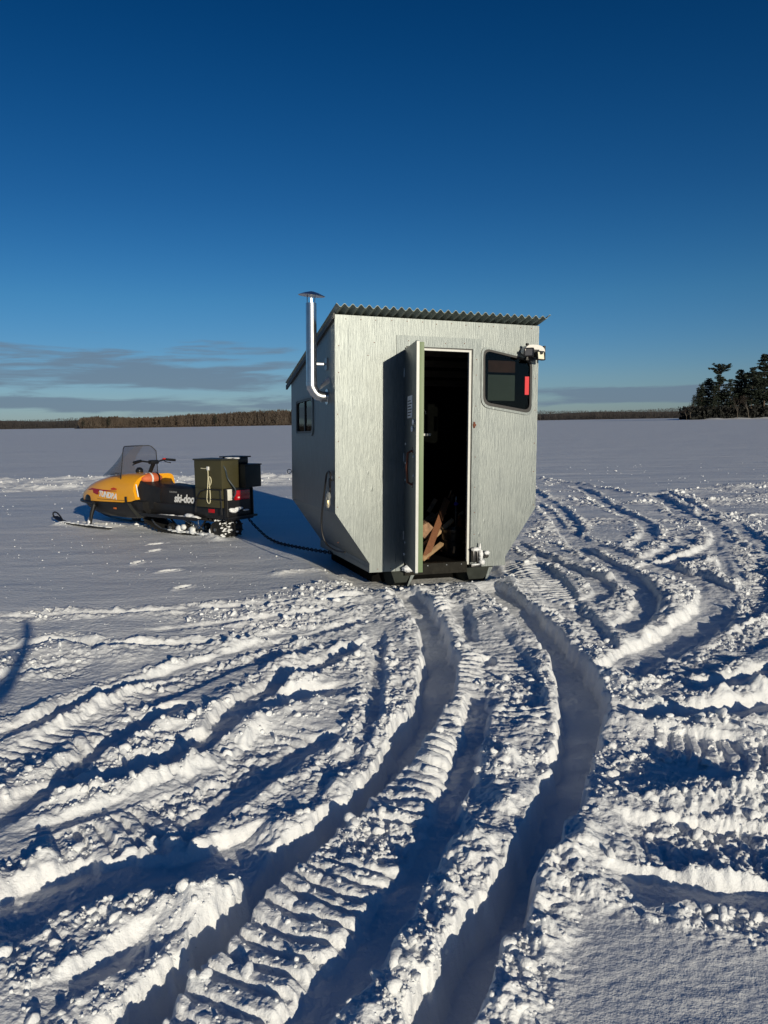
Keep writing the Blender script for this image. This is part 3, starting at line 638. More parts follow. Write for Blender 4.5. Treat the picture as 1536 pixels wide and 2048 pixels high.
# screws
class Scr:
    pass
screw_me = None
def disc(mb, u, w, r=.005, v=-.0015, n=8, th=.003): mb.lathe([(r, 0), (r, th)], n, M=Matrix.Translation((u, v, w)) @ Matrix.Rotation(R_(90), 4, 'X'))
q = random.Random(3); spots = []
for w_ in [x * .31 + .3 for x in range(7)]:
    for u in (.03, 1.47, 2.09): spots.append((u + q.uniform(-.01, .01), w_ + q.uniform(-.04, .04), 0))
for u in [x * .15 + .1 for x in range(14)]: spots.append((u + q.uniform(-.02, .02), 2.375 + q.uniform(-.008, .008), 0))
for u, w_ in ((.72, 2.2), (1.1, 2.19), (1.3, 2.2), (1.43, 2.05), (1.43, 1.9), (1.43, 1.6), (1.43, 1.1), (1.43, .8), (1.43, .55), (1.43, .33)): spots.append((u, w_, -.009))
for u, w_ in ((.38, 2.17), (.32, 2.05), (.42, .03), (.55, .03)): spots.append((u, w_, 0))
s0_ = None
for u, w_, v in spots:
    if s0_ is None: s0_ = MB().lathe([(.0048, 0), (.0048, .0025)], 8, M=Matrix.Rotation(R_(90), 4, 'X')).build('screw', M_rust, shack); o = s0_
    else: o = s0_.copy(); link(o, shack)
    o.location = (u, v, w_)
# window at the front
fo = rrect([(1.480, 2.190), (2.066, 2.087), (2.066, 1.508), (1.486, 1.592)], .095, 6)
wf = MB().plate(fo, [rrect([(1.500, 2.166), (2.046, 2.070), (2.046, 1.534), (1.506, 1.612)], .08, 6)[::-1]], .014, M=Matrix.Translation((0, -.014, 0))).build('window', M_trim, shack)
MB().plate(rrect([(1.5005, 2.1655), (2.0455, 2.0695), (2.0455, 1.5345), (1.5065, 1.6125)], .08, 6), [rrect([(1.522, 2.143), (2.026, 2.053), (2.026, 1.566), (1.530, 1.640)], .07, 6)[::-1]], .022, M=Matrix.Translation((0, -.010, 0))).build('gasket', M_black, wf)
MB().plate(rrect([(1.515, 2.15), (2.033, 2.06), (2.033, 1.553), (1.52, 1.628)], .07, 6), [], .004, M=Matrix.Translation((0, .005, 0))).build('pane', M_glass, wf)
MB().tube([(1.535, -.006, 1.645), (1.56, -.006, 1.618), (1.99, -.006, 1.553), (2.015, -.006, 1.575)], .003, 6).build('bead', M_white, wf)
MB().box((1.974, -.001, 1.722), (2.020, .0035, 1.903)).build('sticker', mat('red_sticker', (.62, .01, .02), .5), wf)
def text(s, size, name, m, parent, Mx, ext=.0006, shear=0.0, bold=0.0):
    cu = bpy.data.curves.new(name, 'FONT'); cu.body = s; cu.size = size; cu.extrude = ext; cu.shear = shear; cu.offset = bold; cu.align_x = 'CENTER'; cu.align_y = 'CENTER'
    tmp = bpy.data.objects.new(name, cu); col.objects.link(tmp); dg = bpy.context.evaluated_depsgraph_get()
    me_ = bpy.data.meshes.new_from_object(tmp.evaluated_get(dg)); bpy.data.objects.remove(tmp); me_.name = name; me_.materials.clear(); me_.materials.append(m)
    for v in me_.vertices: v.co = Mx @ v.co
    o = bpy.data.objects.new(name, me_); return link(o, parent)
FX = Matrix(((1, 0, 0, 0), (0, 0, -1, 0), (0, 1, 0, 0), (0, 0, 0, 1)))       # text drawn on a front-facing surface
ink = mat('dark_ink', (.02, .02, .022), .7)
n_ = MB().box((1.585, .045, 1.66), (1.885, .048, 1.915)).build('paper_notice', mat('grey_paper', (.13, .145, .14), .8, var=(3, .1)), wf)
lines = MB()
for i in range(9): lines.box((1.60, .0435, 1.885 - i * .018), (1.60 + .26 * q.uniform(.75, 1), .045, 1.8875 - i * .018))
lines.box((1.695, .0435, 1.664), (1.785, .045, 1.670)); lines.build('ruled_line', mat('pale_ink', (.10, .105, .10), .8), n_)
o_ = MB().box((1.585, .045, 1.94), (1.885, .048, 2.055)).build('poster', mat('rust_poster', (.10, .035, .022), .8, var=(8, .4)), wf)
# side window
sf = MB().plate(rrect([(.83, 1.73), (1.63, 1.716), (1.63, 1.307), (.83, 1.307)], .085, 5), [rrect([(.857, 1.703), (1.603, 1.69), (1.603, 1.333), (.857, 1.333)], .062, 5)[::-1]], .012, M=Matrix.Translation((-.0125, 0, 0)) @ MY).build('window', M_trim, shack)
MB().plate(rrect([(.8575, 1.7025), (1.6025, 1.6895), (1.6025, 1.3335), (.8575, 1.3335)], .062, 5), [rrect([(.88, 1.68), (1.58, 1.668), (1.58, 1.357), (.88, 1.357)], .05, 5)[::-1]], .012, M=Matrix.Translation((-.008, 0, 0)) @ MY).box((-.006, 1.21, 1.35), (.006, 1.235, 1.68)).build('gasket', M_black, sf)
MB().plate(rrect([(.87, 1.69), (1.59, 1.678), (1.59, 1.345), (.87, 1.345)], .05, 5), [], .003, M=Matrix.Translation((.006, 0, 0)) @ MY).build('pane', M_glass, sf)
# door, hinged on the left and swung outward past a right angle
door = MB().box((0, 0, 0), (.68, .026, 2.03), ch=.003).build('door', M_trim, shack)
door.location = (.682, -.012, .09); door.rotation_euler = (0, 0, R_(-102))
MB().box((.628, .0265, .012), (.677, .068, 2.016), ch=.002).box((.01, .0305, .012), (.05, .060, 2.012), ch=.002).box((.051, .0305, 1.96), (.627, .060, 2.012)).build('edge_board', M_green, door)
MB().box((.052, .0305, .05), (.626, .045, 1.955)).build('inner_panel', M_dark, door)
dn = MB().box((.20, -.003, 1.375), (.47, -.0005, 1.575)).build('notice', mat('weathered_paper', (.80, .82, .84), .7, var=(7, .2)), door)
ln = MB()
for i in range(6): ln.box((.225, -.0045, 1.395 + i * .026), (.225 + .22 * q.uniform(.6, 1), -.0028, 1.404 + i * .026))
ln.build('ruled_line', ink, dn)
hd = MB(); hd.tube([(.50, -.001, .775), (.50, -.045, .80), (.50, -.052, .93), (.50, -.045, 1.06), (.50, -.001, 1.085)], .011, 8).box((.485, -.004, .75), (.515, -.0005, .80)).box((.485, -.004, 1.06), (.515, -.0005, 1.11)); hd.build('handle', M_rust, door)
for x, z in ((.50, .77), (.50, 1.09), (.56, .86), (.56, 1.03), (.08, .80), (.08, .96), (.08, 1.14), (.08, .2)):
    o = MB().lathe([(.010, 0), (.010, .006)], 10, M=Matrix.Rotation(R_(90), 4, 'X')).build('bolt', M_enam, door); o.location = (x, -.0005, z)
for x, z in ((.60, 1.335), (.54, 1.275)):
    MB().tube([(x + .021 * math.cos(a * .5236), -.014, z + .021 * math.sin(a * .5236)) for a in range(12)], .007, 8, closed=True).lathe([(.009, 0), (.009, .013)], 10, M=Matrix.Translation((x, -.001, z)) @ Matrix.Rotation(R_(90), 4, 'X')).build('lock_ring', M_enam, door)
MB().box((.6802, .001, .01), (.6835, .0255, 2.02)).build('edge_strip', M_white, door)
# hinges
for z in (.35, 1.1, 1.9): MB().tube([(.675, -.018, z - .04), (.675, -.018, z + .04)], .008, 8).build('hinge', M_metal, shack)
# strike plate on the wall
MB().box((1.405, -.014, 1.385), (1.424, -.0095, 1.445)).box((1.400, -.020, 1.402), (1.432, -.0145, 1.424)).build('latch', M_rust, shack)
# sill plate
sp = MB().box((.690, -.020, -.045), (1.352, -.002, .062)).box((.690, -.002, .0505), (1.352, .05, .0615))
sp.build('kick_plate', mat('tread_plate', (.016, .015, .012), .65, .0, spec=.15, bump=(45, .5, .004), var=(20, .4)), shack)
for u in (.76, .93, 1.13, 1.29):
    o = MB().lathe([(.0075, 0), (.004, .004)], 10, M=Matrix.Rotation(R_(90), 4, 'X')).build('rivet', M_steel, shack); o.location = (u, -.020, .040)
# runners
def runner(u0, u1, b0, b1, zb):
    sec = [(.012, .02, .8), (.16, 0, 1), (L_s - .1, 0, 1), (L_s + .12, .04, .6)]; rings = []
    for v, rise, k in sec:
        z = zb * k; rings.append([(u0, v, -.002), (u1, v, -.002), (u1 - .01, v, z * .25), (b1, v, z + rise), (b0, v, z + rise), (u0 + .01, v, z * .25)])
    MB().loft(rings, smooth=False).build('runner', mat('shaded_runner_paint', (.035, .04, .036), .8, spec=.1, var=(8, .25)), shack)  # shadow under the body put into the darkened runner colour
runner(.560, .775, .600, .720, -.17); runner(1.350, 1.650, 1.39, 1.55, -.18)
MB().box((CI + .12, .30, -.15), (W_ - CI - .12, L_s - .05, -.003)).build('gap_shade_box', mat('gap_shade', (.006, .006, .006), .95, spec=.02, var=(6, .3)), shack)  # near-black box added to darken the open gap under the body
for ux, zz in ((.722, -.17), (1.552, -.18)):
    MB().add([(ux, .006, zz + .006), (ux + .012, .006, zz + .006), (ux + .10, .006, -.012), (ux + .055, .006, -.012), (ux, .16, zz + .004), (ux + .012, .16, zz + .004), (ux + .10, .16, -.006), (ux + .055, .16, -.006)], [(0, 1, 2, 3), (7, 6, 5, 4), (0, 4, 5, 1), (1, 5, 6, 2), (2, 6, 7, 3), (3, 7, 4, 0)]).build('lit_runner_facet', M_trim, shack)  # lit chamfer of the runner put in as a separate paler strip
# eye bolts
def eye(c, ax, r=.024):
    c = Vector(c); pts = []
    for k in range(14):
        a = 2 * math.pi * k / 14
        pts.append(c + Vector((math.cos(a) * r, 0, math.sin(a) * r)) if ax == 'y' else c + Vector((0, math.cos(a) * r, math.sin(a) * r)))
    return MB().tube(pts, .0048, 6, closed=True)
e1 = eye((-.040, 1.86, .90), 'y'); e1.tube([(-.016, 1.86, .90), (.01, 1.86, .90)], .005, 6); e1.build('eye_bolt', M_metal, shack)
e2 = eye((-.018, .075, .915), 'x', .030); e2.tube([(-.018, .075, .885), (.004, .075, .885)], .005, 6); e2.build('eye_bolt', M_steel, shack)
e3 = eye((W_ + .034, .12, .925), 'y', .022); e3.tube([(W_ + .012, .12, .925), (W_ - .01, .12, .925)], .005, 6); e3.build('eye_bolt', M_metal, shack)
# small box fixed low on the far flank
MB().box((W_ + .002, .30, .395), (W_ + .055, .42, .60)).build('side_bracket', M_trim, shack)
# hitch bracket at the foot of the right jamb
hb = MB().box((1.392, -.075, .06), (1.425, -.0095, .175), ch=.003).box((1.432, -.08, .055), (1.452, -.0095, .165), ch=.003).box((1.365, -.095, .010), (1.475, -.0095, .032), ch=.004)
hb.tube([(1.55, -.004, .115), (1.55, -.05, .115)], .026, 12); hb.build('hitch_bracket', mat('dark_steel', (.05, .05, .052), .35, .8, var=(25, .3)), shack)
MB().box((.70, -.06, .05), (.745, -.0095, .16), ch=.004).build('hitch_bracket', M_metal, shack)

# stove pipe
sp_ = MB().lathe([(.051, 1.775), (.051, 1.80), (.0535, 1.802), (.0535, 1.815), (.051, 1.817), (.051, 2.18), (.0525, 2.182), (.0525, 2.19), (.051, 2.192), (.051, 2.545)], 28, M=Matrix.Translation((-.15, .29, 0)))
pipe = sp_.build('stove_pipe', M_steel, shack)
el_ = MB(); pth = [(-.150, .29, 1.80), (-.148, .29, 1.765), (-.125, .29, 1.722), (-.095, .29, 1.690), (-.055, .29, 1.676), (.01, .29, 1.676)]
el_.tube(pth, [.049, .049, .049, .049, .049, .049], 24)
for i in (1, 2, 3, 4):
    a, b = Vector(pth[i]), Vector(pth[i + 1]); d_ = (b - a).normalized() * .006; el_.tube([a - d_, a + d_], .0535, 24)
el_.build('elbow', M_steel, pipe)
MB().lathe([(.075, 0), (.075, .003)], 24, M=Matrix.Translation((-.001, .29, 1.676)) @ Matrix.Rotation(R_(-90), 4, 'Y')).build('wall_collar', M_steel, pipe)
MB().add([(-.10, .20, 1.73), (-.012, .12, 1.80), (-.012, .18, 1.86), (-.06, .26, 1.80), (-.10, .22, 1.70)], [(0, 1, 2, 3), (0, 3, 4)]).build('flashing', M_steel, pipe)
MB().box((-.108, .285, 1.975), (-.001, .295, 1.992)).tube([(-.15 + .0455 * math.cos(a * .5236), .29 + .0455 * math.sin(a * .5236), 1.983) for a in range(12)], .004, 6, closed=True).box((-.012, .25, 1.93), (-.0005, .33, 2.04)).build('pipe_bracket', M_metal, pipe)
cp = MB().lathe([(.123, 0), (.128, .004), (.07, .028), (.018, .042), (0.002, .044)], 28, M=Matrix.Translation((-.145, .29, 2.612)) @ Matrix.Rotation(R_(3), 4, 'Y') @ Matrix.Rotation(R_(5), 4, 'X'))
cp.build('rain_cap', M_steel, pipe)
lg_ = MB()
for a in (20, 140, 260):
    c_, s_ = math.cos(R_(a)), math.sin(R_(a)); lg_.box((.039, -.008, 2.51), (.042, .008, 2.625), M=Matrix.Translation((-.15, .29, 0)) @ Matrix.Rotation(R_(a), 4, 'Z'))
lg_.build('cap_leg', M_steel, pipe)

# twin flood light at the front corner
fl_ = MB(); pr_f = [(1.895, 2.150), (1.925, 2.195), (1.975, 2.206), (2.06, 2.204), (2.105, 2.185), (2.125, 2.150), (2.118, 2.115), (2.06, 2.135), (1.99, 2.135), (1.95, 2.120), (1.905, 2.118)]
fl_.plate(chaikin([(x, z, 0) for x, z in pr_f], 2, True) and [(p.x, p.y) for p in chaikin([(x, z, 0) for x, z in pr_f], 2, True)], [], .085, M=Matrix.Translation((0, -.125, 0)))
flood = fl_.build('flood_light', mat('white_plastic', (.75, .74, .70), .35), shack, angle=50)
MB().box((1.96, -.04, 2.06), (2.06, -.0015, 2.14), ch=.006).box((1.99, -.115, 2.085), (2.03, -.03, 2.125), ch=.005).build('mount', M_black, flood)
MB().box((1.985, -.129, 2.135), (2.055, -.1255, 2.158)).build('badge', M_black, flood)
MB().lathe([(.018, 0), (.014, .02)], 14, M=Matrix.Translation((1.935, -.10, 2.198))).build('knob', M_black, flood)
MB().box((2.118, -.12, 2.06), (2.132, -.05, 2.20), ch=.005).build('side_panel', M_black, flood)
def head(c, rz, rx, sx, sz, m, name='lamp_head'):
    Mx = Matrix.Translation(c) @ Matrix.Rotation(R_(rz), 4, 'Z') @ Matrix.Rotation(R_(rx), 4, 'X')
    h_ = MB().plate(rrect([(-sx, -sz), (-sx, sz), (sx, sz), (sx, -sz)], .012, 3), [rrect([(-sx + .010, -sz + .010), (-sx + .010, sz - .010), (sx - .010, sz - .010), (sx - .010, -sz + .010)], .005, 3)[::-1]], .02, M=Mx).box((-sx + .004, .014, -sz + .004), (sx - .004, .036, sz - .004), M=Mx, ch=.004).build(name, M_black, flood)
    MB().box((-sx + .0105, .006, -sz + .0105), (sx - .0105, .0135, sz - .0105), M=Mx).build('lens', m, h_)
    return h_
head((1.925, -.155, 2.128), -38, -12, .048, .044, mat('grey_lens', (.10, .10, .11), .3, bump=(200, .4, .002)))
hh = head((2.058, -.165, 2.098), 14, -8, .052, .045, mat('cream_lens', (.85, .83, .66), .3))
MB().lathe([(.015, 0), (.013, .012), (.004, .018)], 14, M=Matrix.Translation((2.058, -.166, 2.122)) @ Matrix.Rotation(R_(90), 4, 'X')).build('sensor', M_black, hh)

# ---- things in and on the shack (each its own top-level thing, standing in the shack's frame)
SW = shack.matrix_world.copy()
def inshack(mb, name, m, label, cat, group=None, **k):
    o = mb.build(name, m, None, **k); o.matrix_world = SW; return tag(o, label, cat, group)
def beam(a, b, wd, th, roll=0.0):
    a, b = Vector(a), Vector(b); d = b - a; L = d.length; q_ = d.to_track_quat('X', 'Z').to_matrix().to_4x4()
    return MB().box((0, -wd / 2, -th / 2), (L, wd / 2, th / 2), M=Matrix.Translation(a) @ q_ @ Matrix.Rotation(R_(roll), 4, 'X'), ch=.002)
M_brown = mat('brown_wood', (.20, .085, .04), .7, var=(14, .3), stretch=(1, 8, 8), bump=(30, .3, .002))
M_pine = mat('pale_pine', (.50, .33, .18), .7, var=(14, .25), bump=(30, .3, .002))
M_bark = mat('split_wood', (.28, .17, .10), .85, var=(22, .5), bump=(30, .8, .01))
G_ = 'pieces of firewood inside the doorway'
inshack(beam((.975, .15, .10), (1.47, .76, .62), .075, .02, 50), 'wood_board', M_brown, 'long brown board leaning diagonally inside the open doorway', 'firewood', G_)
inshack(beam((1.18, .46, .25), (1.49, .64, .41), .045, .03, 20), 'wood_batten', M_pine, 'pale pine batten lying behind the long brown board', 'firewood', G_)
inshack(beam((.93, .12, .085), (1.24, .36, .195), .045, .03, 20), 'wood_batten', M_pine, 'lowest pale pine batten resting on the sill of the doorway', 'firewood', G_)
inshack(beam((.99, .35, .16), (1.125, .42, .235), .035, .022, 10), 'wood_batten', M_pine, 'short pale pine batten under the split log, beside the open door', 'firewood', G_)
lg = MB(); q = random.Random(5); rings = []
for k in range(7):
    t_ = k / 6; rings.append([(1.10 + .10 * math.cos(a) * (1 - .35 * abs(t_ - .45)) + q.uniform(-.008, .008) - .03 * t_, .42 + .16 * t_, .325 + .105 * math.sin(a) * (1 - .5 * abs(t_ - .4)) + q.uniform(-.01, .01)) for a in (0.2, 1.5, 2.6, 3.4, 4.3, 5.4)])
lg.loft(rings, smooth=False); inshack(lg, 'split_log', M_bark, 'rough brown split log standing just inside the door', 'firewood', G_)
inshack(beam((1.615, .78, .43), (1.665, .82, .28), .06, .025, 0), 'wood_offcut', mat('orange_wood', (.36, .10, .03), .7, var=(14, .3)), 'short reddish offcut beside the black bucket', 'firewood', G_)
inshack(beam((1.60, .78, .435), (1.68, .80, .475), .03, .02, 0), 'wood_offcut', M_pine, 'tiny pale offcut on top of the reddish one', 'firewood', G_)
for i, (a, b) in enumerate((((1.30, 1.0, .36), (1.44, 1.06, .44)), ((1.37, 1.0, .36), (1.52, 1.06, .445)), ((1.44, 1.0, .37), (1.58, 1.06, .45)))):
    inshack(beam(a, b, .05, .012, 30), 'thin_board', M_bark, 'thin slat in the row of dim kindling behind the leaning board', 'firewood', 'row of kindling slats')
inshack(beam((1.39, 1.1, .455), (1.49, 1.12, .60), .05, .012, 40), 'wood_offcut', M_bark, 'dim slat propped up above the kindling behind the door edge', 'firewood', G_)
inshack(beam((1.68, 1.2, .60), (1.715, 1.2, .69), .02, .01, 40), 'wood_sliver', M_bark, 'left one of two thin upright slivers deep in the doorway', 'firewood', G_)
inshack(beam((1.71, 1.2, .56), (1.74, 1.2, .645), .02, .01, 40), 'wood_sliver', M_bark, 'right one of two thin upright slivers deep in the doorway', 'firewood', G_)
qk = random.Random(14)
for i in range(9):
    a = Vector((1.02 + .055 * i + qk.uniform(-.03, .03), .30 + qk.uniform(0, .5), .06 + qk.uniform(0, .12))); b = a + Vector((qk.uniform(.08, .34), qk.uniform(.02, .2), qk.uniform(.12, .30)))
    inshack(beam(a, b, qk.uniform(.014, .026), .010, qk.uniform(0, 90)), 'kindling_stick', (M_pine, M_brown, M_bark)[i % 3], 'thin stick in the tangle of kindling on the floor of the shack', 'firewood', 'tangle of kindling sticks')
M_gb = mat('glossy_black', (.008, .008, .009), .3, var=(12, .3))
bk = MB().lathe([(.10, .042), (.115, .05), (.128, .30), (.134, .315), (.134, .33), (.122, .33), (.118, .10), (.02, .08)], 28, M=Matrix.Translation((1.44, .52, 0)))
for k in (.12, .2, .28): bk.lathe([(.125, k), (.13, k + .006), (.125, k + .012)], 28, M=Matrix.Translation((1.44, .52, 0)))
inshack(bk, 'bucket', M_gb, 'black bucket standing on the shack floor beside the firewood', 'bucket')
tc_ = MB().lathe([(.016, .36), (.02, .42), (.02, .50), (.012, .53), (.009, .60)], 14, M=Matrix.Translation((1.505, .60, 0)))
tc_.lathe([(.006, .30), (.006, .36)], 8, M=Matrix.Translation((1.505, .60, 0)))
torch = inshack(tc_, 'gas_torch', M_gb, 'slim dark gas torch with a blue collar above the black bucket', 'torch')
bc = MB().lathe([(.022, .57), (.028, .585), (.014, .605)], 14, M=Matrix.Translation((1.505, .60, 0))).build('collar', mat('blue_plastic', (.03, .03, .35), .4), torch)
MB().lathe([(.010, .605), (.010, .64), (.006, .665)], 12, M=Matrix.Translation((1.505, .60, 0))).build('nozzle', M_metal, torch)
tb_ = MB().box((1.05, .90, 1.315), (1.325, 1.25, 1.335)).build('side_table', mat('table_top', (.10, .11, .12), .5), None); tb_.matrix_world = SW; tag(tb_, 'narrow shelf table with a pale front edge inside the doorway', 'shelf')
MB().box((1.05, .885, 1.312), (1.325, .8995, 1.336)).build('front_edge', M_white, tb_)
MB().box((1.06, .92, .04), (1.09, .95, 1.314)).box((1.06, 1.19, .04), (1.09, 1.22, 1.314)).build('leg', M_dark, tb_)
ln_ = MB().lathe([(.045, 1.337), (.05, 1.35), (.05, 1.37), (.035, 1.39), (.042, 1.42), (.042, 1.50), (.03, 1.53), (.02, 1.56)], 20, M=Matrix.Translation((1.265, 1.0, 0)))
lan = inshack(ln_, 'lantern', mat('dark_lantern', (.06, .06, .058), .3, .6, var=(20, .4)), 'dark metal lantern standing on the shelf inside the doorway', 'lantern')
MB().tube([(1.265 + .045 * math.cos(a * .35), 1.0, 1.55 + .06 * math.sin(a * .35)) for a in range(10)], .003, 6).build('bail', M_metal, lan)
# cable hanging on the flank
cb = chaikin([(-.022, .06, .88), (-.035, .04, .95), (-.035, .10, .975), (-.035, .18, .95), (-.032, .225, .88), (-.04, .29, .69), (-.045, .36, .48), (-.035, .37, .34), (.005, .35, .235), (.05, .20, .195), (.10, .02, .205)], 3)
cable = inshack(MB().tube(cb, .0095, 8), 'power_cable', M_black, 'black power cable looped over the ring at the front corner of the shack', 'cable')
MB().tube(chaikin([(-.03, .08, .90), (-.045, .03, .84), (-.05, -.005, .81), (-.05, .03, .76), (-.05, .09, .70), (-.05, .13, .655)], 2), .012, 8).build('plug_lead', M_black, cable)
MB().box((-.062, .055, .63), (-.040, .085, .70), ch=.005).build('plug', mat('brass', (.7, .55, .28), .3, .8), cable)
pb = MB(); q = random.Random(9); rings = []
for k in range(7):
    t_ = k / 6; rd = (.010, .026, .034, .038, .040, .034, .022)[k]; c_ = Vector((-.055, .02 + .05 * t_, .80 - .17 * t_))
    rings.append([c_ + Vector((math.cos(a * .628) * rd * .6 * q.uniform(.6, 1.2), math.sin(a * .628) * rd * q.uniform(.7, 1.25), q.uniform(-.006, .006))) for a in range(10)])
pb.loft(rings, smooth=False)
M_pb = bpy.data.materials.new('clear_plastic'); M_pb.use_nodes = True; t = M_pb.node_tree; t.nodes.clear()
gl = N(t, 'ShaderNodeBsdfPrincipled'); gl.inputs['Base Color'].default_value = (.7, .72, .68, 1); gl.inputs['Roughness'].default_value = .15; tr_ = N(t, 'ShaderNodeBsdfTransparent')
mxs = N(t, 'ShaderNodeMixShader'); mxs.inputs[0].default_value = .38; ou = N(t, 'ShaderNodeOutputMaterial'); t.links.new(tr_.outputs[0], mxs.inputs[1]); t.links.new(gl.outputs[0], mxs.inputs[2]); t.links.new(mxs.outputs[0], ou.inputs[0])
inshack(pb, 'plastic_bag', M_pb, 'crumpled clear plastic bag wrapped round the cable plug at the shack corner', 'plastic bag')
# snow lying on the hitch brackets
def snowlump(pts, name, label):
    mb = MB(); q = random.Random(len(pts))
    for (c, r) in pts:
        bm = bmesh.new(); bmesh.ops.create_icosphere(bm, subdivisions=3, radius=1)
        vs = [Vector((v.co.x * r[0], v.co.y * r[1], v.co.z * r[2])) * (1 + .16 * math.sin(v.co.x * 9 + c[0] * 40) * math.sin(v.co.y * 8) + .1 * math.sin(v.co.z * 17 + 3 * v.co.x)) + Vector(c) for v in bm.verts]
        bm.verts.index_update(); mb.add(vs, [[v.index for v in f.verts] for f in bm.faces]); bm.free()
    return inshack(mb, name, snow, label, 'snow', angle=180)
snowlump([((1.43, -.055, .185), (.05, .035, .022)), ((1.482, -.06, .13), (.022, .03, .055)), ((1.474, -.055, .20), (.010, .012, .05)), ((1.495, -.06, .055), (.03, .035, .03)), ((1.555, -.05, .145), (.028, .02, .022)), ((1.42, -.07, .036), (.045, .025, .010))], 'snow_lump', 'snow caked on the dark bracket right of the doorway')
snowlump([((.71, -.06, .03), (.06, .04, .035))], 'snow_lump', 'rounded snow lump on top of the runner behind the open door')
snowlump([((.70, -.05, .17), (.035, .03, .018))], 'snow_lump', 'small cap of snow on the bracket behind the open door')

# ------------------------------------------------------------------ snowmobile (x forward, y to its left side, z up)
sm = empty('snowmobile', (-2.30, 10.60, 0), math.atan2(.6, -.8)); bpy.context.view_layer.update()
tag(sm, 'yellow and black snowmobile with a tall smoked windshield, parked on smooth snow beyond the shack', 'snowmobile')
M_yel = mat('yellow_paint', (.88, .395, .008), .28, coat=.5, var=(3, .04))
M_blk = mat('black_plastic', (.010, .010, .011), .42, var=(15, .3))
M_seat = mat('seat_vinyl', (.011, .011, .012), .55, bump=(160, .15, .002), var=(9, .3))
M_rub = mat('track_rubber', (.013, .013, .013), .7, bump=(90, .3, .003), var=(20, .4))
M_wht = mat('white_decal', (.80, .80, .78), .4)
M_red = mat('red_decal', (.35, .01, .02), .4)
M_org = mat('orange_reflector', (.60, .14, .02), .3)
# hood
HX = [3.02, 2.98, 2.90, 2.78, 2.62, 2.40, 2.15, 1.90, 1.65, 1.45, 1.34]
HTp = [.53, .585, .64, .70, .765, .83, .88, .915, .935, .93, .92]
HWd = [.10, .18, .25, .30, .34, .365, .38, .385, .385, .38, .375]
HBt = [.49, .487, .485, .485, .488, .495, .50, .505, .51, .53, .56]
rings = []
for x, t_, w_, b_ in zip(HX, HTp, HWd, HBt):
    r_l = []
    for k in range(17):
        a = math.pi * k / 16; c_, s_ = math.cos(a), math.sin(a)
        yy = w_ * (abs(c_) ** .42) * (1 if c_ >= 0 else -1); zz = b_ + (t_ - b_) * (s_ ** .62 if s_ > 0 else 0)
        xx = x - (.05 * max(0, (zz - b_) / (t_ - b_) - .2) if x < 1.4 else 0) + (.07 * math.sin(math.pi * min(1, (zz - b_) / (t_ - b_ + 1e-6))) if x < 1.4 else 0)
        r_l.append((xx, yy, zz))
    rings.append(r_l)
hood = MB().loft(rings, closed=False, cap=True); hood = hood.build('hood', M_yel, sm, angle=45)
# raised crown panel line and louvres
hl = MB()
for i in range(3): hl.box((2.05 + i * .05, .12, .905 - i * .006), (2.07 + i * .05, .22, .912 - i * .006))
hl.build('louvre', M_blk, hood)
def side_y(x, z):
    for i in range(len(HX) - 1):
        if HX[i] >= x >= HX[i + 1]:
            f_ = (HX[i] - x) / (HX[i] - HX[i + 1]); w_ = HWd[i] + (HWd[i + 1] - HWd[i]) * f_; b_ = HBt[i] + (HBt[i + 1] - HBt[i]) * f_; t_ = HTp[i] + (HTp[i + 1] - HTp[i]) * f_
            r = min(1, max(0, (z - b_) / (t_ - b_))) ** (1 / .62); return w_ * (max(0, 1 - r * r) ** .5) ** .42
    return .38
def strip(pts_lo, pts_hi, name, m):
    vs = [(x, side_y(x, z) + .006, z) for x, z in pts_lo] + [(x, side_y(x, z) + .006, z) for x, z in pts_hi]; n = len(pts_lo)
    return MB().add(vs, [(i, i + 1, n + i + 1, n + i) for i in range(n - 1)]).build(name, m, hood)
strip([(2.58, .655), (2.45, .665), (2.34, .645), (2.15, .655), (1.95, .66), (1.78, .668)], [(2.60, .662), (2.47, .69), (2.34, .685), (2.15, .678), (1.95, .675), (1.78, .674)], 'stripe', M_red)
strip([(2.42, .62), (2.32, .60), (2.26, .60)], [(2.44, .66), (2.34, .655), (2.27, .66)], 'stripe', M_red)
strip([(1.93, .69), (1.86, .685), (1.78, .69)], [(1.93, .705), (1.86, .722), (1.78, .705)], 'emblem', mat('red_emblem', (.55, .03, .01), .4))
strip([(2.30, .530), (2.05, .532), (1.8, .534), (1.6, .536)], [(2.30, .536), (2.05, .538), (1.8, .540), (1.6, .542)], 'seam', M_blk)
TXF = Matrix(((-1, 0, 0, 0), (0, 0, 1, 0), (0, 1, 0, 0), (0, 0, 0, 1)))
def side_text(s, size, x, y, z, m, parent, sx=1.0, slope=0.0, shear=.25, bold=.004, rot=0):
    o = text(s, size, 'lettering', m, parent, Matrix.Identity(4), .001, shear, bold)
    for v in o.data.vertices:
        tx, ty, tz = v.co; c_ = math.cos(R_(rot)); s_ = math.sin(R_(rot)); X = -(tx * c_ - ty * s_) * sx; Z = tx * s_ + ty * c_
        yy = side_y(x + X, z + Z) + .008 if parent is hood else y
        v.co = (x + X, yy + tz, z + Z)
    return o
side_text('TUNDRA', .115, 2.02, 0, .600, M_wht, hood, 1.0, 0, .3, .006, -4)
# black dome of the lamp recess at the near front corner, and the mirror one
for sy in (1, -1):
    bm = bmesh.new(); bmesh.ops.create_uvsphere(bm, u_segments=20, v_segments=12, radius=1)
    vs = [Vector((2.58 + v.co.x * .155, sy * (.285 + v.co.y * .075), .50 + v.co.z * .125)) for v in bm.verts if True]; bm.verts.index_update()
    MB().add(vs, [[v.index for v in f.verts] for f in bm.faces], True).build('headlight_recess', M_blk, hood, angle=180); bm.free()
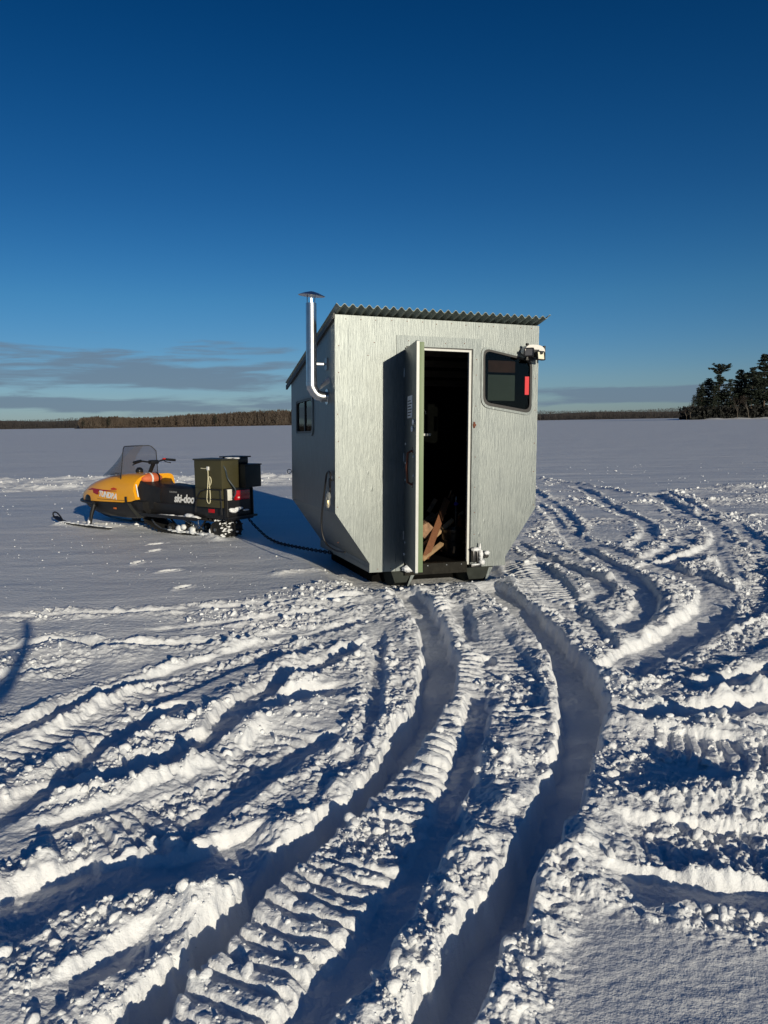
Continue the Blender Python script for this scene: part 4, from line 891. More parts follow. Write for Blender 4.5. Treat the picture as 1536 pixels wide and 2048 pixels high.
# belly pan
BX = [2.95, 2.86, 2.70, 2.45, 2.15, 1.75, 1.40, 1.22]; BBt = [.455, .40, .335, .285, .255, .25, .27, .34]; BW = [.12, .24, .30, .335, .345, .35, .35, .35]
rings = []
for x, b_, w_ in zip(BX, BBt, BW):
    tp = .490 if x > 1.5 else .53
    rings.append([(x, w_, tp), (x, w_ * .98, b_ + (tp - b_) * .45), (x, w_ * .80, b_ + .02), (x, w_ * .55, b_), (x, -w_ * .55, b_), (x, -w_ * .80, b_ + .02), (x, -w_ * .98, b_ + (tp - b_) * .45), (x, -w_, tp)])
pan = MB().loft(rings).build('belly_pan', M_blk, sm, angle=40)
MB().box((1.86, .350, .395), (1.93, .357, .42), ch=.002).build('side_reflector', M_org, pan)
# front bumper
bp_ = chaikin([(2.40, .385, .47), (2.62, .37, .47), (2.88, .30, .475), (3.07, .14, .48), (3.09, 0, .482), (3.07, -.14, .48), (2.88, -.30, .475), (2.62, -.37, .47), (2.40, -.385, .47)], 2)
MB().tube(bp_, .022, 10).build('front_bumper', M_blk, sm)
# hood latch strap and cables at the rear edge
MB().box((1.53, .386, .50), (1.575, .40, .60), ch=.004).build('hood_latch', M_blk, sm)
cbm = MB()
for k in range(3): cbm.tube(chaikin([(1.55 - .03 * k, .37, .50), (1.45 - .03 * k, .375, .40), (1.30 - .05 * k, .36, .30)], 2), .005, 6)
cbm.build('brake_line', mat('line_grey', (.05, .05, .04), .5), sm)
# console between hood and seat
rings = []
for x, zt, w_ in ((1.44, .86, .33), (1.34, .86, .30), (1.22, .80, .24), (1.10, .775, .20), (1.02, .765, .19)):
    rings.append([(x, w_, .42), (x, w_, .62), (x, w_ * .9, zt - .03), (x, w_ * .5, zt), (x, -w_ * .5, zt), (x, -w_ * .9, zt - .03), (x, -w_, .62), (x, -w_, .42)])
MB().loft(rings).build('console', M_blk, sm, angle=40)
MB().tube([(1.37, .335, .78), (1.34, .34, .68), (1.33, .335, .60)], .009, 8).build('pull_cord', M_wht, sm)
# seat
rings = []
for x, zt, w_ in ((1.06, .775, .15), (.98, .785, .19), (.75, .77, .20), (.5, .765, .20), (.3, .78, .20), (.14, .80, .20), (.10, .79, .19)):
    rings.append([(x, w_, .50), (x, w_ + .015, .62), (x, w_ * .98, zt - .03), (x, w_ * .7, zt), (x, -w_ * .7, zt), (x, -w_ * .98, zt - .03), (x, -w_ - .015, .62), (x, -w_, .50)])
seat = MB().loft(rings).build('seat', M_seat, sm, angle=50)
side_text('ski-doo', .155, .445, .222, .60, M_wht, seat, .92, 0, .25, .006)
side_text('TUNDRA', .035, .68, .222, .688, mat('grey_decal', (.25, .25, .25), .5), seat, 1.2, 0, .2, .0005)
# tunnel and running boards
tn = MB().box((-.40, -.215, .36), (1.25, .215, .52), ch=.012).build('tunnel', M_blk, sm)
for sy in (1, -1):
    rb = MB().box((.02, .216, .345), (1.30, .36, .362)).box((.02, .352, .33), (1.30, .365, .375)) if sy == 1 else MB().box((.02, -.36, .345), (1.30, -.216, .362)).box((.02, -.365, .33), (1.30, -.352, .375))
    rb.build('running_board', M_blk, sm)
MB().box((-.18, .217, .44), (-.06, .224, .49), ch=.002).build('side_reflector', mat('red_reflector', (.45, .005, .01), .3), sm)
# track: rubber belt with lugs on a closed path
def arc(cx_, cz_, r, a0, a1, n): return [(cx_ + r * math.cos(R_(a0 + (a1 - a0) * i / n)), cz_ + r * math.sin(R_(a0 + (a1 - a0) * i / n))) for i in range(n + 1)]
path = arc(-.15, .205, .120, 100, 262, 14) + [(.1, .088), (.5, .085), (.9, .09), (1.10, .105)] + arc(1.36, .30, .10, -60, 80, 8) + [(1.1, .375), (.6, .345), (.2, .335)]
Pp = []
n_ = len(path)
for i in range(n_):
    a, b = Vector(path[i]), Vector(path[(i + 1) % n_]); k = max(1, int((b - a).length / .02))
    for j in range(k): Pp.append(a.lerp(b, j / k))
n_ = len(Pp); area = sum(Pp[i].x * Pp[(i + 1) % n_].y - Pp[(i + 1) % n_].x * Pp[i].y for i in range(n_)); rr_out = []
for i, p in enumerate(Pp):
    tg = (Pp[(i + 1) % n_] - Pp[i - 1]).normalized(); rr_out.append(Vector((tg.y, -tg.x)) * (1 if area > 0 else -1))
tv = []; tf = []
for i, p in enumerate(Pp):
    nr = rr_out[i]; q0 = p; q1 = p - nr * .014
    tv += [(q0.x, .19, q0.y), (q0.x, -.19, q0.y), (q1.x, -.19, q1.y), (q1.x, .19, q1.y)]
for i in range(n_):
    j = (i + 1) % n_
    for k in range(4): tf.append((i * 4 + k, i * 4 + (k + 1) % 4, j * 4 + (k + 1) % 4, j * 4 + k))
tk = MB().add(tv, tf); acc = 0; kk = 0
for i in range(n_):
    L = (Pp[(i + 1) % n_] - Pp[i]).length; acc += L
    if acc > .062:
        acc = 0; kk += 1; p = Pp[i]; nr = rr_out[i]; tg = Vector((nr.y, -nr.x))
        for (ya, yb) in (((-.185, -.10), (-.03, .05), (.11, .185)) if kk % 2 else ((-.11, -.02), (.04, .12), (.15, .188), (-.188, -.16))):
            c = [(p + tg * a + nr * h) for a, h in ((-.010, 0), (.010, 0), (.006, .026), (-.006, .026))]
            tk.add([(v.x, ya, v.y) for v in c] + [(v.x, yb, v.y) for v in c], [(0, 1, 2, 3), (7, 6, 5, 4), (0, 4, 5, 1), (1, 5, 6, 2), (2, 6, 7, 3), (3, 7, 4, 0)])
track = tk.build('track', M_rub, sm, angle=30)
# snow packed between the lugs at the back and on the rails
def snowblobs(lst, name, parent, seed=1):
    mb = MB(); q = random.Random(seed)
    for c, r in lst:
        bm = bmesh.new(); bmesh.ops.create_icosphere(bm, subdivisions=2, radius=1)
        for v in bm.verts: v.co *= q.uniform(.8, 1.2)
        bm.verts.index_update(); mb.add([Vector((v.co.x * r[0] + c[0], v.co.y * r[1] + c[1], v.co.z * r[2] + c[2])) for v in bm.verts], [[v.index for v in f.verts] for f in bm.faces]); bm.free()
    return mb.build(name, snow, parent, angle=180)
q = random.Random(21); lst = []
for k in range(75):
    a = R_(q.uniform(85, 235)); y = q.uniform(-.18, .18) if q.random() < .5 else q.uniform(.05, .185); r = .125
    if q.random() < .35 + y * 3.0: lst.append(((-.15 + r * math.cos(a), y, .205 + r * math.sin(a)), (q.uniform(.006, .016), q.uniform(.010, .028), q.uniform(.006, .016))))
snowblobs(lst, 'packed_snow', track, 4)
# wheels
def wheel(x, z, r, y, name='idler_wheel'):
    Mx = Matrix.Translation((x, y, z)) @ Matrix.Rotation(R_(90), 4, 'X')
    o = MB().lathe([(.02, -.012), (r * .80, -.008), (r * .84, -.018), (r, -.018), (r, .018), (r * .84, .018), (r * .80, .008), (.02, .012)], 24, M=Mx).build(name, M_rub, sm)
    MB().lathe([(.022, .010), (.022, .024), (.012, .028)] if False else [(.022, -.030), (.022, .030)], 14, M=Mx).build('hub', M_metal, o)
    for k in range(3): MB().box((r * .25, -.006, -.0), (r * .8, .006, .014), M=Mx @ Matrix.Rotation(R_(k * 120 + 20), 4, 'Z')).build('spoke', M_metal, o)
for y in (.175, -.175): wheel(-.15, .205, .105, y)
for x in (.42, .84):
    for y in (.155, -.155): wheel(x, .165, .062, y, 'bogie_wheel')
for sy in (.12, -.12):
    MB().box((-.12, sy - .012, .105), (1.12, sy + .012, .135), ch=.004).tube([(1.10, sy, .12), (1.25, sy, .18), (1.33, sy, .25)], .012, 8).build('slide_rail', M_metal, sm)
sa = MB().tube([(.30, .10, .14), (.12, .10, .34)], .014, 8).build('suspension_arm', M_blk, sm)
MB().tube([(.72, .10, .14), (.98, .10, .33)], .014, 8).build('suspension_arm', M_blk, sm)
coil = [(0.30 + .30 * k / 60 + .0, .12 + .022 * math.cos(k * .9), .20 + .10 * k / 60 + .022 * math.sin(k * .9)) for k in range(61)]
MB().tube(coil, .006, 6).build('shock_spring', M_metal, sm)
MB().tube(chaikin([(.16, .2, .35), (.20, .2, .27), (.14, .2, .22), (.08, .2, .20)], 2), .006, 6).build('bent_rod', M_steel, sm)
snowblobs([((.05 + .1 * i, .165 + .01 * math.sin(i * 3), .125 + .004 * math.sin(i * 5)), (.075, .035, .020 + .008 * math.sin(i * 2.3))) for i in range(9)] + [((.36, .17, .165), (.06, .03, .05)), ((.55, .17, .19), (.05, .03, .04)), ((.66, .17, .165), (.05, .03, .05)), ((-.03, .17, .17), (.03, .03, .055))], 'packed_snow', sm, 8)
snowblobs([((.10 + .11 * i, .30, .366), (.08, .045, .010 + .006 * math.sin(i * 4 + 1))) for i in range(8)] + [((.24, .30, .385), (.09, .045, .032)), ((.13, .30, .375), (.07, .04, .02))], 'packed_snow', sm, 9)
# rear plate, grab rail, light
rp = MB().box((-.44, -.25, .34), (-.405, .25, .78), ch=.01).box((-.50, -.27, .37), (-.44, .27, .40), ch=.008).build('rear_bumper', M_blk, sm)
MB().tube([(-.45, .23, .38), (-.45, .23, .76)], .012, 8).build('grab_rail', M_blk, sm)
MB().tube([(-.45, -.23, .38), (-.45, -.23, .76)], .012, 8).build('grab_rail', M_blk, sm)
M_tail = mat('tail_lens', (.45, .006, .01), .15, coat=.6)
tl = MB().box((-.475, -.16, .615), (-.4405, .10, .745), ch=.008).build('tail_light', M_tail, sm)
MB().box((-.479, .03, .64), (-.4755, .06, .66)).build('painted_glint', mat('glint_paint', (.8, .6, .55), .2), tl)  # pale patch on the red lens, a glint put into colour
snowblobs([((-.46, .12, .475), (.04, .09, .028)), ((-.47, .05, .50), (.035, .08, .022)), ((-.46, .16, .50), (.03, .05, .02)), ((-.47, -.08, .47), (.03, .05, .012))], 'packed_snow', sm, 12)
MB().box((-.47, .15, .62), (-.442, .23, .77), ch=.012).build('rear_pouch', mat('white_canvas', (.7, .69, .62), .8, var=(20, .15)), sm)
MB().tube([(-.42, .225, .40), (-.42, .235, .28)], .004, 6).build('flap_rod', M_metal, sm)
# windshield
def wsp(a, v):
    bx, by, bz = 1.74 + .86 * (1 - abs(a) ** 2.4), .335 * a, .80 + .065 * (1 - a * a)
    tx, ty, tz = 1.70 + .16 * (1 - a * a), .285 * a, 1.325 - .0 * a * a
    k = v; p = Vector((bx, by, bz)).lerp(Vector((tx, ty, tz)), k); p.x -= .05 * math.sin(math.pi * k) * (1 - a * a); return p
NA, NV = 24, 12; vs = []
def vmax(a): return 1 - .16 * max(0, (abs(a) - .72) / .28) ** 2.2
for j in range(NV + 1):
    for i in range(NA + 1):
        a = -1 + 2 * i / NA; vs.append(wsp(a, vmax(a) * j / NV))
fs = [(j * (NA + 1) + i, j * (NA + 1) + i + 1, (j + 1) * (NA + 1) + i + 1, (j + 1) * (NA + 1) + i) for j in range(NV) for i in range(NA)]
M_ws = bpy.data.materials.new('smoked_screen'); M_ws.use_nodes = True; t = M_ws.node_tree; t.nodes.clear()
fr = N(t, 'ShaderNodeFresnel'); fr.inputs[0].default_value = 1.45; gl = N(t, 'ShaderNodeBsdfGlossy'); gl.inputs['Roughness'].default_value = .05
tr_ = N(t, 'ShaderNodeBsdfTransparent'); tr_.inputs[0].default_value = (.74, .73, .74, 1); mxs = N(t, 'ShaderNodeMixShader'); t.links.new(math_(t, 'MULTIPLY', fr.outputs[0], .3), mxs.inputs[0]); t.links.new(tr_.outputs[0], mxs.inputs[1]); t.links.new(gl.outputs[0], mxs.inputs[2])
ou = N(t, 'ShaderNodeOutputMaterial'); t.links.new(mxs.outputs[0], ou.inputs[0])
vsb = vs + [v + Vector((-.003, 0, 0)) for v in vs]; nn = len(vs)
ws = MB().add(vs, fs, True).build('windshield', M_ws, sm, fix=False, angle=180)
edge = [wsp(-1, k / 10 * vmax(-1)) for k in range(11)] + [wsp(-1 + 2 * i / NA, vmax(-1 + 2 * i / NA)) for i in range(NA + 1)] + [wsp(1, (1 - k / 10) * vmax(1)) for k in range(11)]
MB().tube(edge, .0065, 6).build('edge_trim', M_blk, ws)
# handlebars
hb_ = MB().tube(chaikin([(1.50, 0, .86), (1.47, 0, .96), (1.40, 0, 1.05), (1.38, 0, 1.09)], 2), .030, 10).box((1.34, -.07, 1.06), (1.43, .07, 1.12), ch=.02)
hb_.tube(chaikin([(1.37, .34, 1.10), (1.40, .22, 1.12), (1.40, .08, 1.09), (1.40, -.08, 1.09), (1.40, -.22, 1.12), (1.37, -.34, 1.10)], 2), .012, 8)
bar = hb_.build('handlebar', M_blk, sm)
for sy in (1, -1):
    MB().tube([(1.385, sy * .22, 1.118), (1.35, sy * .37, 1.10)], .019, 10).build('grip', M_blk, bar)
    MB().tube([(1.40, sy * .19, 1.105), (1.44, sy * .26, 1.08), (1.42, sy * .34, 1.06)], .007, 6).build('lever', M_blk, bar)
MB().box((1.37, -.21, 1.12), (1.40, -.17, 1.14), ch=.004).build('kill_switch', mat('red_button', (.55, .02, .01), .4), bar)
MB().lathe([(.055, 0), (.058, .02), (.045, .06), (.02, .075)], 20, M=Matrix.Translation((1.72, .02, .93)) @ Matrix.Rotation(R_(-25), 4, 'Y')).build('gauge', M_blk, sm)
# skis
for sy in (1, -1):
    y = .42 * sy; rings = []
    for x, z in ((1.95, .108), (2.3, .10), (2.8, .10), (3.1, .11), (3.3, .14), (3.45, .19)):
        w_ = .055 if x < 3.3 else .045; rings.append([(x, y - w_, z + .012), (x, y - w_, z), (x, y - .015, z - .012), (x, y + .015, z - .012), (x, y + w_, z), (x, y + w_, z + .012)])
    ski = MB().loft(rings, smooth=False).build('ski', M_blk, sm)
    MB().tube(chaikin([(3.20, y, .115), (3.34, y + .0, .25), (3.46, y, .275), (3.52, y, .23), (3.44, y, .17)], 2), .012, 8).build('ski_loop', M_blk, ski)
    MB().tube([(2.47, y, .13), (2.44, y - .02 * sy, .30), (2.42, y - .06 * sy, .44)], [.022, .030, .038], 12).box((2.38, y - .02, .105), (2.58, y + .02, .145), ch=.006).build('ski_leg', M_blk, ski)
    if sy == 1: snowblobs([((2.0 + .13 * i, y, .128), (.11, .055, .014)) for i in range(10)] + [((2.48, y, .17), (.035, .03, .04))], 'packed_snow', ski, 3)

def onsled(mb, name, m, label, cat, group=None, **k):
    o = mb.build(name, m, None, **k); o.matrix_world = sm.matrix_world.copy(); return tag(o, label, cat, group)
# orange bag strapped under the handlebar
rings = []
for k in range(13):
    t_ = k / 12; x_ = 1.22 + .0 * t_; yv = .26 - .34 * t_; r = .085 * (max(0.02, math.sin(math.pi * (t_ * .92 + .04))) ** .55)
    rings.append([(1.33 + r * 1.1 * math.cos(a * .5236), yv, .855 + r * 1.0 * math.sin(a * .5236)) for a in range(12)])
bag = onsled(MB().loft(rings), 'gear_bag', mat('orange_cloth', (.62, .14, .05), .7, bump=(30, .5, .006), var=(9, .15)), 'round orange bag with a white reflective stripe, strapped below the handlebar', 'bag', angle=180)
for yv, nm, m in ((.135, 'stripe', M_wht), (.02, 'strap', M_blk)):
    MB().loft([[(1.33 + r * 1.1 * math.cos(a * .5236), yy, .855 + r * math.sin(a * .5236)) for a in range(12)] for yy, r in ((yv + .014, .0905), (yv - .014, .0915))], cap=False).build(nm, m, bag, fix=False, angle=180)
# olive box on the rear rack
M_olv = mat('olive_paint', (.052, .047, .019), .55, var=(5, .12), bump=(14, .2, .003))
ob = MB().box((-.42, -.03, .775), (.13, .28, 1.155), ch=.012).box((-.40, .20, .52), (.125, .279, .775), ch=.008)
box = onsled(ob, 'cargo_box', M_olv, 'tall olive cargo box on the rear of the snowmobile', 'box')
MB().box((-.435, -.045, 1.150), (.145, .29, 1.170), ch=.006).build('lid', mat('dark_olive', (.03, .03, .018), .5), box)
fr_ = MB()
for seg in ([(.12, .292, .44), (.10, .292, .62), (-.02, .292, .765), (-.42, .292, .765)], [(.09, .292, .635), (-.45, .292, .635)], [(-.40, .292, .765), (-.41, .292, .44)]):
    fr_.tube(chaikin(seg, 1), .009, 8)
fr_.build('rack_frame', M_blk, sm)
b2 = onsled(MB().box((-.53, -.33, .775), (.05, -.04, 1.075), ch=.01), 'tackle_box', mat('dark_crate', (.018, .021, .017), .5, var=(6, .3)), 'low dark box on the far side of the rear rack, right of the olive one', 'box')
MB().box((-.54, -.34, 1.070), (.06, -.046, 1.088), ch=.005).build('lid', M_blk, b2)
b3 = onsled(MB().box((-.36, -.26, 1.0885), (-.06, -.06, 1.175), ch=.01), 'bait_bucket', M_gb, 'small black tub sitting on top of the dark box', 'tub')
MB().box((-.39, -.29, 1.175), (-.03, -.03, 1.192), ch=.006).build('lid', M_blk, b3)
snowblobs([((-.28 - .05 * i, .02 + .02 * math.sin(i * 2), 1.175), (.06, .05, .012)) for i in range(4)], 'packed_snow', box, 5)
rope = onsled(MB().tube(chaikin([(-.02, .286, 1.045), (-.10, .288, 1.04), (-.16, .292, 1.05), (-.17, .292, .98), (-.15, .292, .80), (-.12, .296, .62), (-.16, .298, .565), (-.20, .296, .60), (-.19, .292, .78), (-.17, .292, .95), (-.225, .292, .92), (-.22, .292, .84), (-.17, .292, .80)], 3), .0065, 8), 'rope', mat('pale_rope', (.62, .58, .40), .9, bump=(200, .5, .002)), 'pale cream rope looped on the side of the olive box', 'rope')
MB().box((-.185, .2805, 1.02), (-.145, .298, 1.07), ch=.004).build('cleat', M_wht, rope)
onsled(MB().tube(chaikin([(-.40, .24, 1.10), (-.44, .22, 1.03), (-.435, .20, .92), (-.47, .16, .84), (-.50, .11, .76), (-.49, .12, .68), (-.46, .16, .64)], 3), .011, 8), 'hose', mat('slate_hose', (.035, .05, .06), .35), 'dark slate hose running down the back corner of the olive box', 'hose')
# tow chain from the sled to the shack
ch_pts = [(-1.93, 10.64, .40), (-1.90, 10.62, .35), (-1.85, 10.54, .30), (-1.76, 10.40, .24), (-1.67, 10.26, .19), (-1.57, 10.09, .14), (-1.46, 9.91, .115), (-1.34, 9.72, .105), (-1.24, 9.56, .11), (-1.03, 9.22, .125), (-.75, 8.77, .155), (-.50, 8.40, .18)]
P3 = chaikin(ch_pts, 3); cum = [0]
for i in range(1, len(P3)): cum.append(cum[-1] + (P3[i] - P3[i - 1]).length)
def at_len(s):
    for i in range(1, len(P3)):
        if cum[i] >= s: f_ = (s - cum[i - 1]) / max(1e-9, cum[i] - cum[i - 1]); return P3[i - 1].lerp(P3[i], f_), (P3[i] - P3[i - 1]).normalized()
    return P3[-1], (P3[-1] - P3[-2]).normalized()
M_chain = mat('chain_iron', (.012, .012, .013), .5, .5)
chm = MB(); s = .02; k = 0
while s < cum[-1]:
    c, d = at_len(s); side = d.cross(Vector((0, 0, 1))).normalized(); upv = side.cross(d).normalized()
    e_ = side if k % 2 else upv; lk = []
    for j in range(10):
        a = 2 * math.pi * j / 10; lk.append(c + d * (.034 * math.cos(a)) + e_ * (.017 * math.sin(a)))
    chm.tube(lk, .0065, 5, closed=True); s += .054; k += 1
tc = chm.build('tow_chain', M_chain, None, fix=False); tag(tc, 'dark tow chain sagging from the back of the snowmobile to the shack', 'chain')

# ------------------------------------------------------------------ far shores and trees
def to_dir(px, D):      # a spot on the lake D metres out, in the direction whose horizontal offset per metre is px
    return px * D, D
def quads(mb, c, sx, sy, q, tilt=1.0):
    a = Vector((q.gauss(0, 1), q.gauss(0, 1), q.gauss(0, tilt))).normalized(); b = a.cross(Vector((q.gauss(0, 1), q.gauss(0, 1), q.gauss(0, 1)))).normalized()
    n = len(mb.v); mb.v += [c - a * sx - b * sy, c + a * sx - b * sy * .6, c + a * sx * .7 + b * sy, c - a * sx * .8 + b * sy * .8]; mb.f.append([n, n + 1, n + 2, n + 3])
M_twig = mat('bare_twigs', (.062, .046, .034), .9, var=(.06, .45)); M_bark2 = mat('grey_bark', (.125, .105, .085), .9, var=(.3, .3))
M_need = mat('pine_needles', (.012, .020, .011), .85, var=(.25, .5)); M_ptrunk = mat('pine_bark', (.09, .065, .05), .9, var=(.5, .3))
def bare_tree(mt, mc, x, y, h, q, n=34, zb=0.0):
    for _ in range(2):
        tx = x + q.uniform(-1.2, 1.2); mt.tube([(tx, y, zb - .3), (tx + q.uniform(-.4, .4), y, zb + h * .5), (tx + q.uniform(-1, 1), y, zb + h * .85)], [.22, .15, .05], 4, cap=False)
    for _ in range(n):
        zz = h * (.18 + .82 * q.random() ** .8); sp = h * .20 * math.sin(min(1, (zz / h) * 1.05) * 3.0) + .5
        c = Vector((x + q.uniform(-sp, sp), y + q.uniform(-sp, sp), zb + zz)); L = q.uniform(.5, 1.5)
        d = Vector((q.uniform(-.6, .6), q.uniform(-.4, .4), 1)).normalized(); s_ = d.cross(Vector((0, 1, 0))).normalized() * q.uniform(.10, .28)
        k = len(mc.v); mc.v += [c - d * L - s_, c - d * L + s_, c + d * L + s_ * .4, c + d * L - s_ * .4]; mc.f.append([k, k + 1, k + 2, k + 3])
def wood(name, label, x0, x1, D, hf, ntree, depth, q, brush=True, n=34, mt_=M_bark2, mc_=M_twig):
    mt = MB(); mc = MB()
    for i in range(ntree):
        f_ = (i + q.random()) / ntree; x = x0 + (x1 - x0) * f_; dy = q.random() ** 1.3 * depth; h = hf(f_) * q.uniform(.86, 1.02)
        bare_tree(mt, mc, x * (D + dy) / D, D + dy, h, q, n)
    for i in range(int(ntree * 5)):          # brush along the shore
        x = q.uniform(x0, x1); c = Vector((x, D - q.uniform(0, 3), q.uniform(0, 2.2))); quads(mc, c, q.uniform(.4, 1.2), q.uniform(.3, .8), q)
    mc.sm = [False] * len(mc.f); o = mt.build(name, mt_, None, fix=False); tag(o, label, 'woods', kind='stuff')
    mc.build('bare_crowns', mc_, o, fix=False); return o
q = random.Random(31)
S = lambda px: (px - 768) / 1538 * 1.0
def hl_(f): return 11.3 + .9 * math.sin(f * 17) + 4.2 * max(0, min(1, (f - .38) / .3))
wood('leafless_wood', 'brown leafless wood on the shore beyond the snowmobile', S(168) * 800, S(640) * 800, 800, hl_, 700, 50, q, n=46)
def hl2(f): return 24 + 2 * math.sin(f * 14) - 5 * f
M_twd = mat('far_twigs', (.040, .034, .032), .9, var=(.03, .35)); M_btd = mat('far_bark', (.05, .045, .042), .9)
wood('distant_wood', 'darker far wood at the left end of the lake', S(-500) * 1500, S(190) * 1500, 1500, hl2, 520, 60, q, n=26, mt_=M_btd, mc_=M_twd)
def hl3(f): return 14 + 8 * f + 1.5 * math.sin(f * 17)
wood('distant_wood', 'low dark wood along the far shore right of the shack', S(640) * 1500, S(1560) * 1500, 1500, hl3, 760, 60, q, n=26, mt_=M_btd, mc_=M_twd)
# rising ground behind the woods
def ridge(name, x0, x1, D, hs_, m):
    vs = []; n = len(hs_)
    for j, (dy, k) in enumerate(((0, 0), (25, .55), (70, .9), (150, 1.0), (300, .0))):
        for i, h in enumerate(hs_): vs.append(((x0 + (x1 - x0) * i / (n - 1)) * (D + dy) / D, D + dy, -1 + (h + 1) * k))
    o = MB().add(vs, [(j * n + i, j * n + i + 1, (j + 1) * n + i + 1, (j + 1) * n + i) for j in range(4) for i in range(n - 1)], True).build(name, m, None, fix=False, angle=180); return tag(o, kind='structure')
M_hill = mat('wooded_hill', (.034, .028, .024), .95, var=(.12, .6), bump=(.35, 1.0, 2.0))
qh = random.Random(2)
ridge('hill', S(150) * 830, S(660) * 830, 836, [0] + [5.6 + .8 * math.sin(i * .8) + (4.4 if i > 18 else 2 if i > 13 else 0) + qh.uniform(-.4, .4) for i in range(30)] + [6], M_hill)
ridge('hill', S(-700) * 1540, S(200) * 1540, 1540, [17 + 1.4 * math.sin(i * .9) for i in range(30)], M_hill)
ridge('hill', S(600) * 1540, S(1750) * 1540, 1540, [12 + 6 * i / 40 + 1.3 * math.sin(i * .7) for i in range(40)], M_hill)

# pines: trunk, whorls of limbs, clumped needles
def pine(x, y, h, label, seed, style='cone', zb=0.0, group='pines on the snowy point', dens=1.0, wide=.22):
    q = random.Random(seed); r = empty('pine_tree', (x, y, zb)); tag(r, label, 'pine tree', group)
    tr = MB(); lean = q.uniform(-.03, .03); tr.tube([(lean * h * k, 0, h * k - (.5 if k == 0 else 0)) for k in (0, .3, .6, .85, .97)], [h * .017, h * .013, h * .009, h * .005, h * .002], 6)
    cr_ = MB(); z = h * (.06 if style == 'cone' else .28); 
    while z < h * .99:
        f_ = z / h
        if style == 'cone': R0 = h * wide * (1.08 - f_) ** .75 * q.uniform(.7, 1.15)
        elif style == 'flat': R0 = h * (.05 + .16 * math.exp(-((f_ - .93) / .07) ** 2) + .07 * math.exp(-((f_ - .74) / .05) ** 2) + .10 * math.exp(-((f_ - .5) / .16) ** 2)) * q.uniform(.8, 1.2)
        else: R0 = h * wide * (.45 + .55 * math.sin(min(1, f_ * 1.02) * 3.0)) * q.uniform(.55, 1.25) * (1 if f_ < .9 else .7)
        nb = q.randint(4, 6)
        for b in range(nb):
            a = q.uniform(0, 6.283); R1 = R0 * q.uniform(.65, 1.1); rise = q.uniform(-.02, .22) if style != 'flat' or f_ < .85 else q.uniform(.2, .7)
            p0 = Vector((lean * z, 0, z)); p1 = p0 + Vector((math.cos(a) * R1, math.sin(a) * R1, R1 * rise))
            tr.tube([p0, p1], [h * .0035, h * .0012], 3, cap=False)
            for k in range(int(max(4, R1 * 9.0 * dens))):
                t_ = q.random() ** .6; c = p0.lerp(p1, t_) + Vector((q.gauss(0, .05), q.gauss(0, .05), q.gauss(.012, .018))) * h * .30
                quads(cr_, c, q.uniform(.25, .75) * h / 32, q.uniform(.14, .42) * h / 32, q, .35)
        z += h * q.uniform(.020, .042) / dens ** .3
    cr_.sm = [False] * len(cr_.f)
    tr.build('trunk', M_ptrunk, r, fix=False, angle=60); cr_.build('crown', M_need, r, fix=False); return r
D0 = 450.0; pxm = 1538 / D0
base = lambda px: 843.5
PN = [(1386, 798, 'cone', .20, 'low dark pine at the left tip of the snowy point'), (1393, 783, 'cone', .24, 'second pine from the left tip of the point, a full dark cone'),
      (1402, 776, 'cone', .26, 'narrow pine just left of the pine with the ragged shoulder'), (1413, 766, 'ragged', .22, 'ragged pine left of the flat-topped one'),
      (1434, 744, 'flat', .16, 'flat-topped pine with a bare neck, standing clear above its neighbours'), (1424, 780, 'cone', .26, 'short dense pine in front of the flat-topped one, to its left'),
      (1446, 778, 'cone', .26, 'short dense pine just right of the flat-topped one'), (1459, 767, 'ragged', .18, 'thin pine between the flat-topped pine and the tall group'),
      (1477, 750, 'ragged', .20, 'first tall pine left of the tallest, with a bushy head'), (1488, 768, 'cone', .22, 'shorter dark pine filling the gap below two bushy tall ones'),
      (1499, 745, 'ragged', .21, 'second tall pine, directly left of the tallest'), (1511, 768, 'cone', .24, 'broad lower pine at the foot of the tallest, left side'),
      (1525, 720, 'ragged', .19, 'tallest pine of the point, with long layered limbs'), (1540, 740, 'cone', .22, 'tall pine cut by the right edge of the view'), (1470, 790, 'cone', .3, 'low broad pine in the middle of the point behind the pale leafless tree'),
      (1560, 730, 'ragged', .2, 'pine beyond the right end of the view'), (1585, 745, 'cone', .24, 'dense pine further along the point')]
for i, (px, ty, st_, wd, lb) in enumerate(PN):
    D = D0 + (i * 37 % 23); h = (843.0 - .0085 * (px - 1450) - ty) / 1538 * D + .6
    if px < 1560: pine(S(px) * D / 1.0, D, h, lb, 100 + i, st_, zb=.5, wide=wd, dens=1.25)
    else: pine(S(px) * D, D, h, lb, 100 + i, st_, zb=.5, wide=wd, dens=.9)
for px, ty, D, lb, sd_2 in ((174, 836, 790, 'bent dark pine at the left end of the brown wood', 61), (224, 832, 792, 'dark pine standing out in the brown wood', 62), (437, 830, 795, 'dark pine top poking out above the middle of the brown wood', 63)):
    pine(S(px) * D, D, (856 - .008 * (px - 170) - ty) / 1538 * D, lb, sd_2, 'ragged', group='pines among the brown wood', wide=.2, dens=.8)
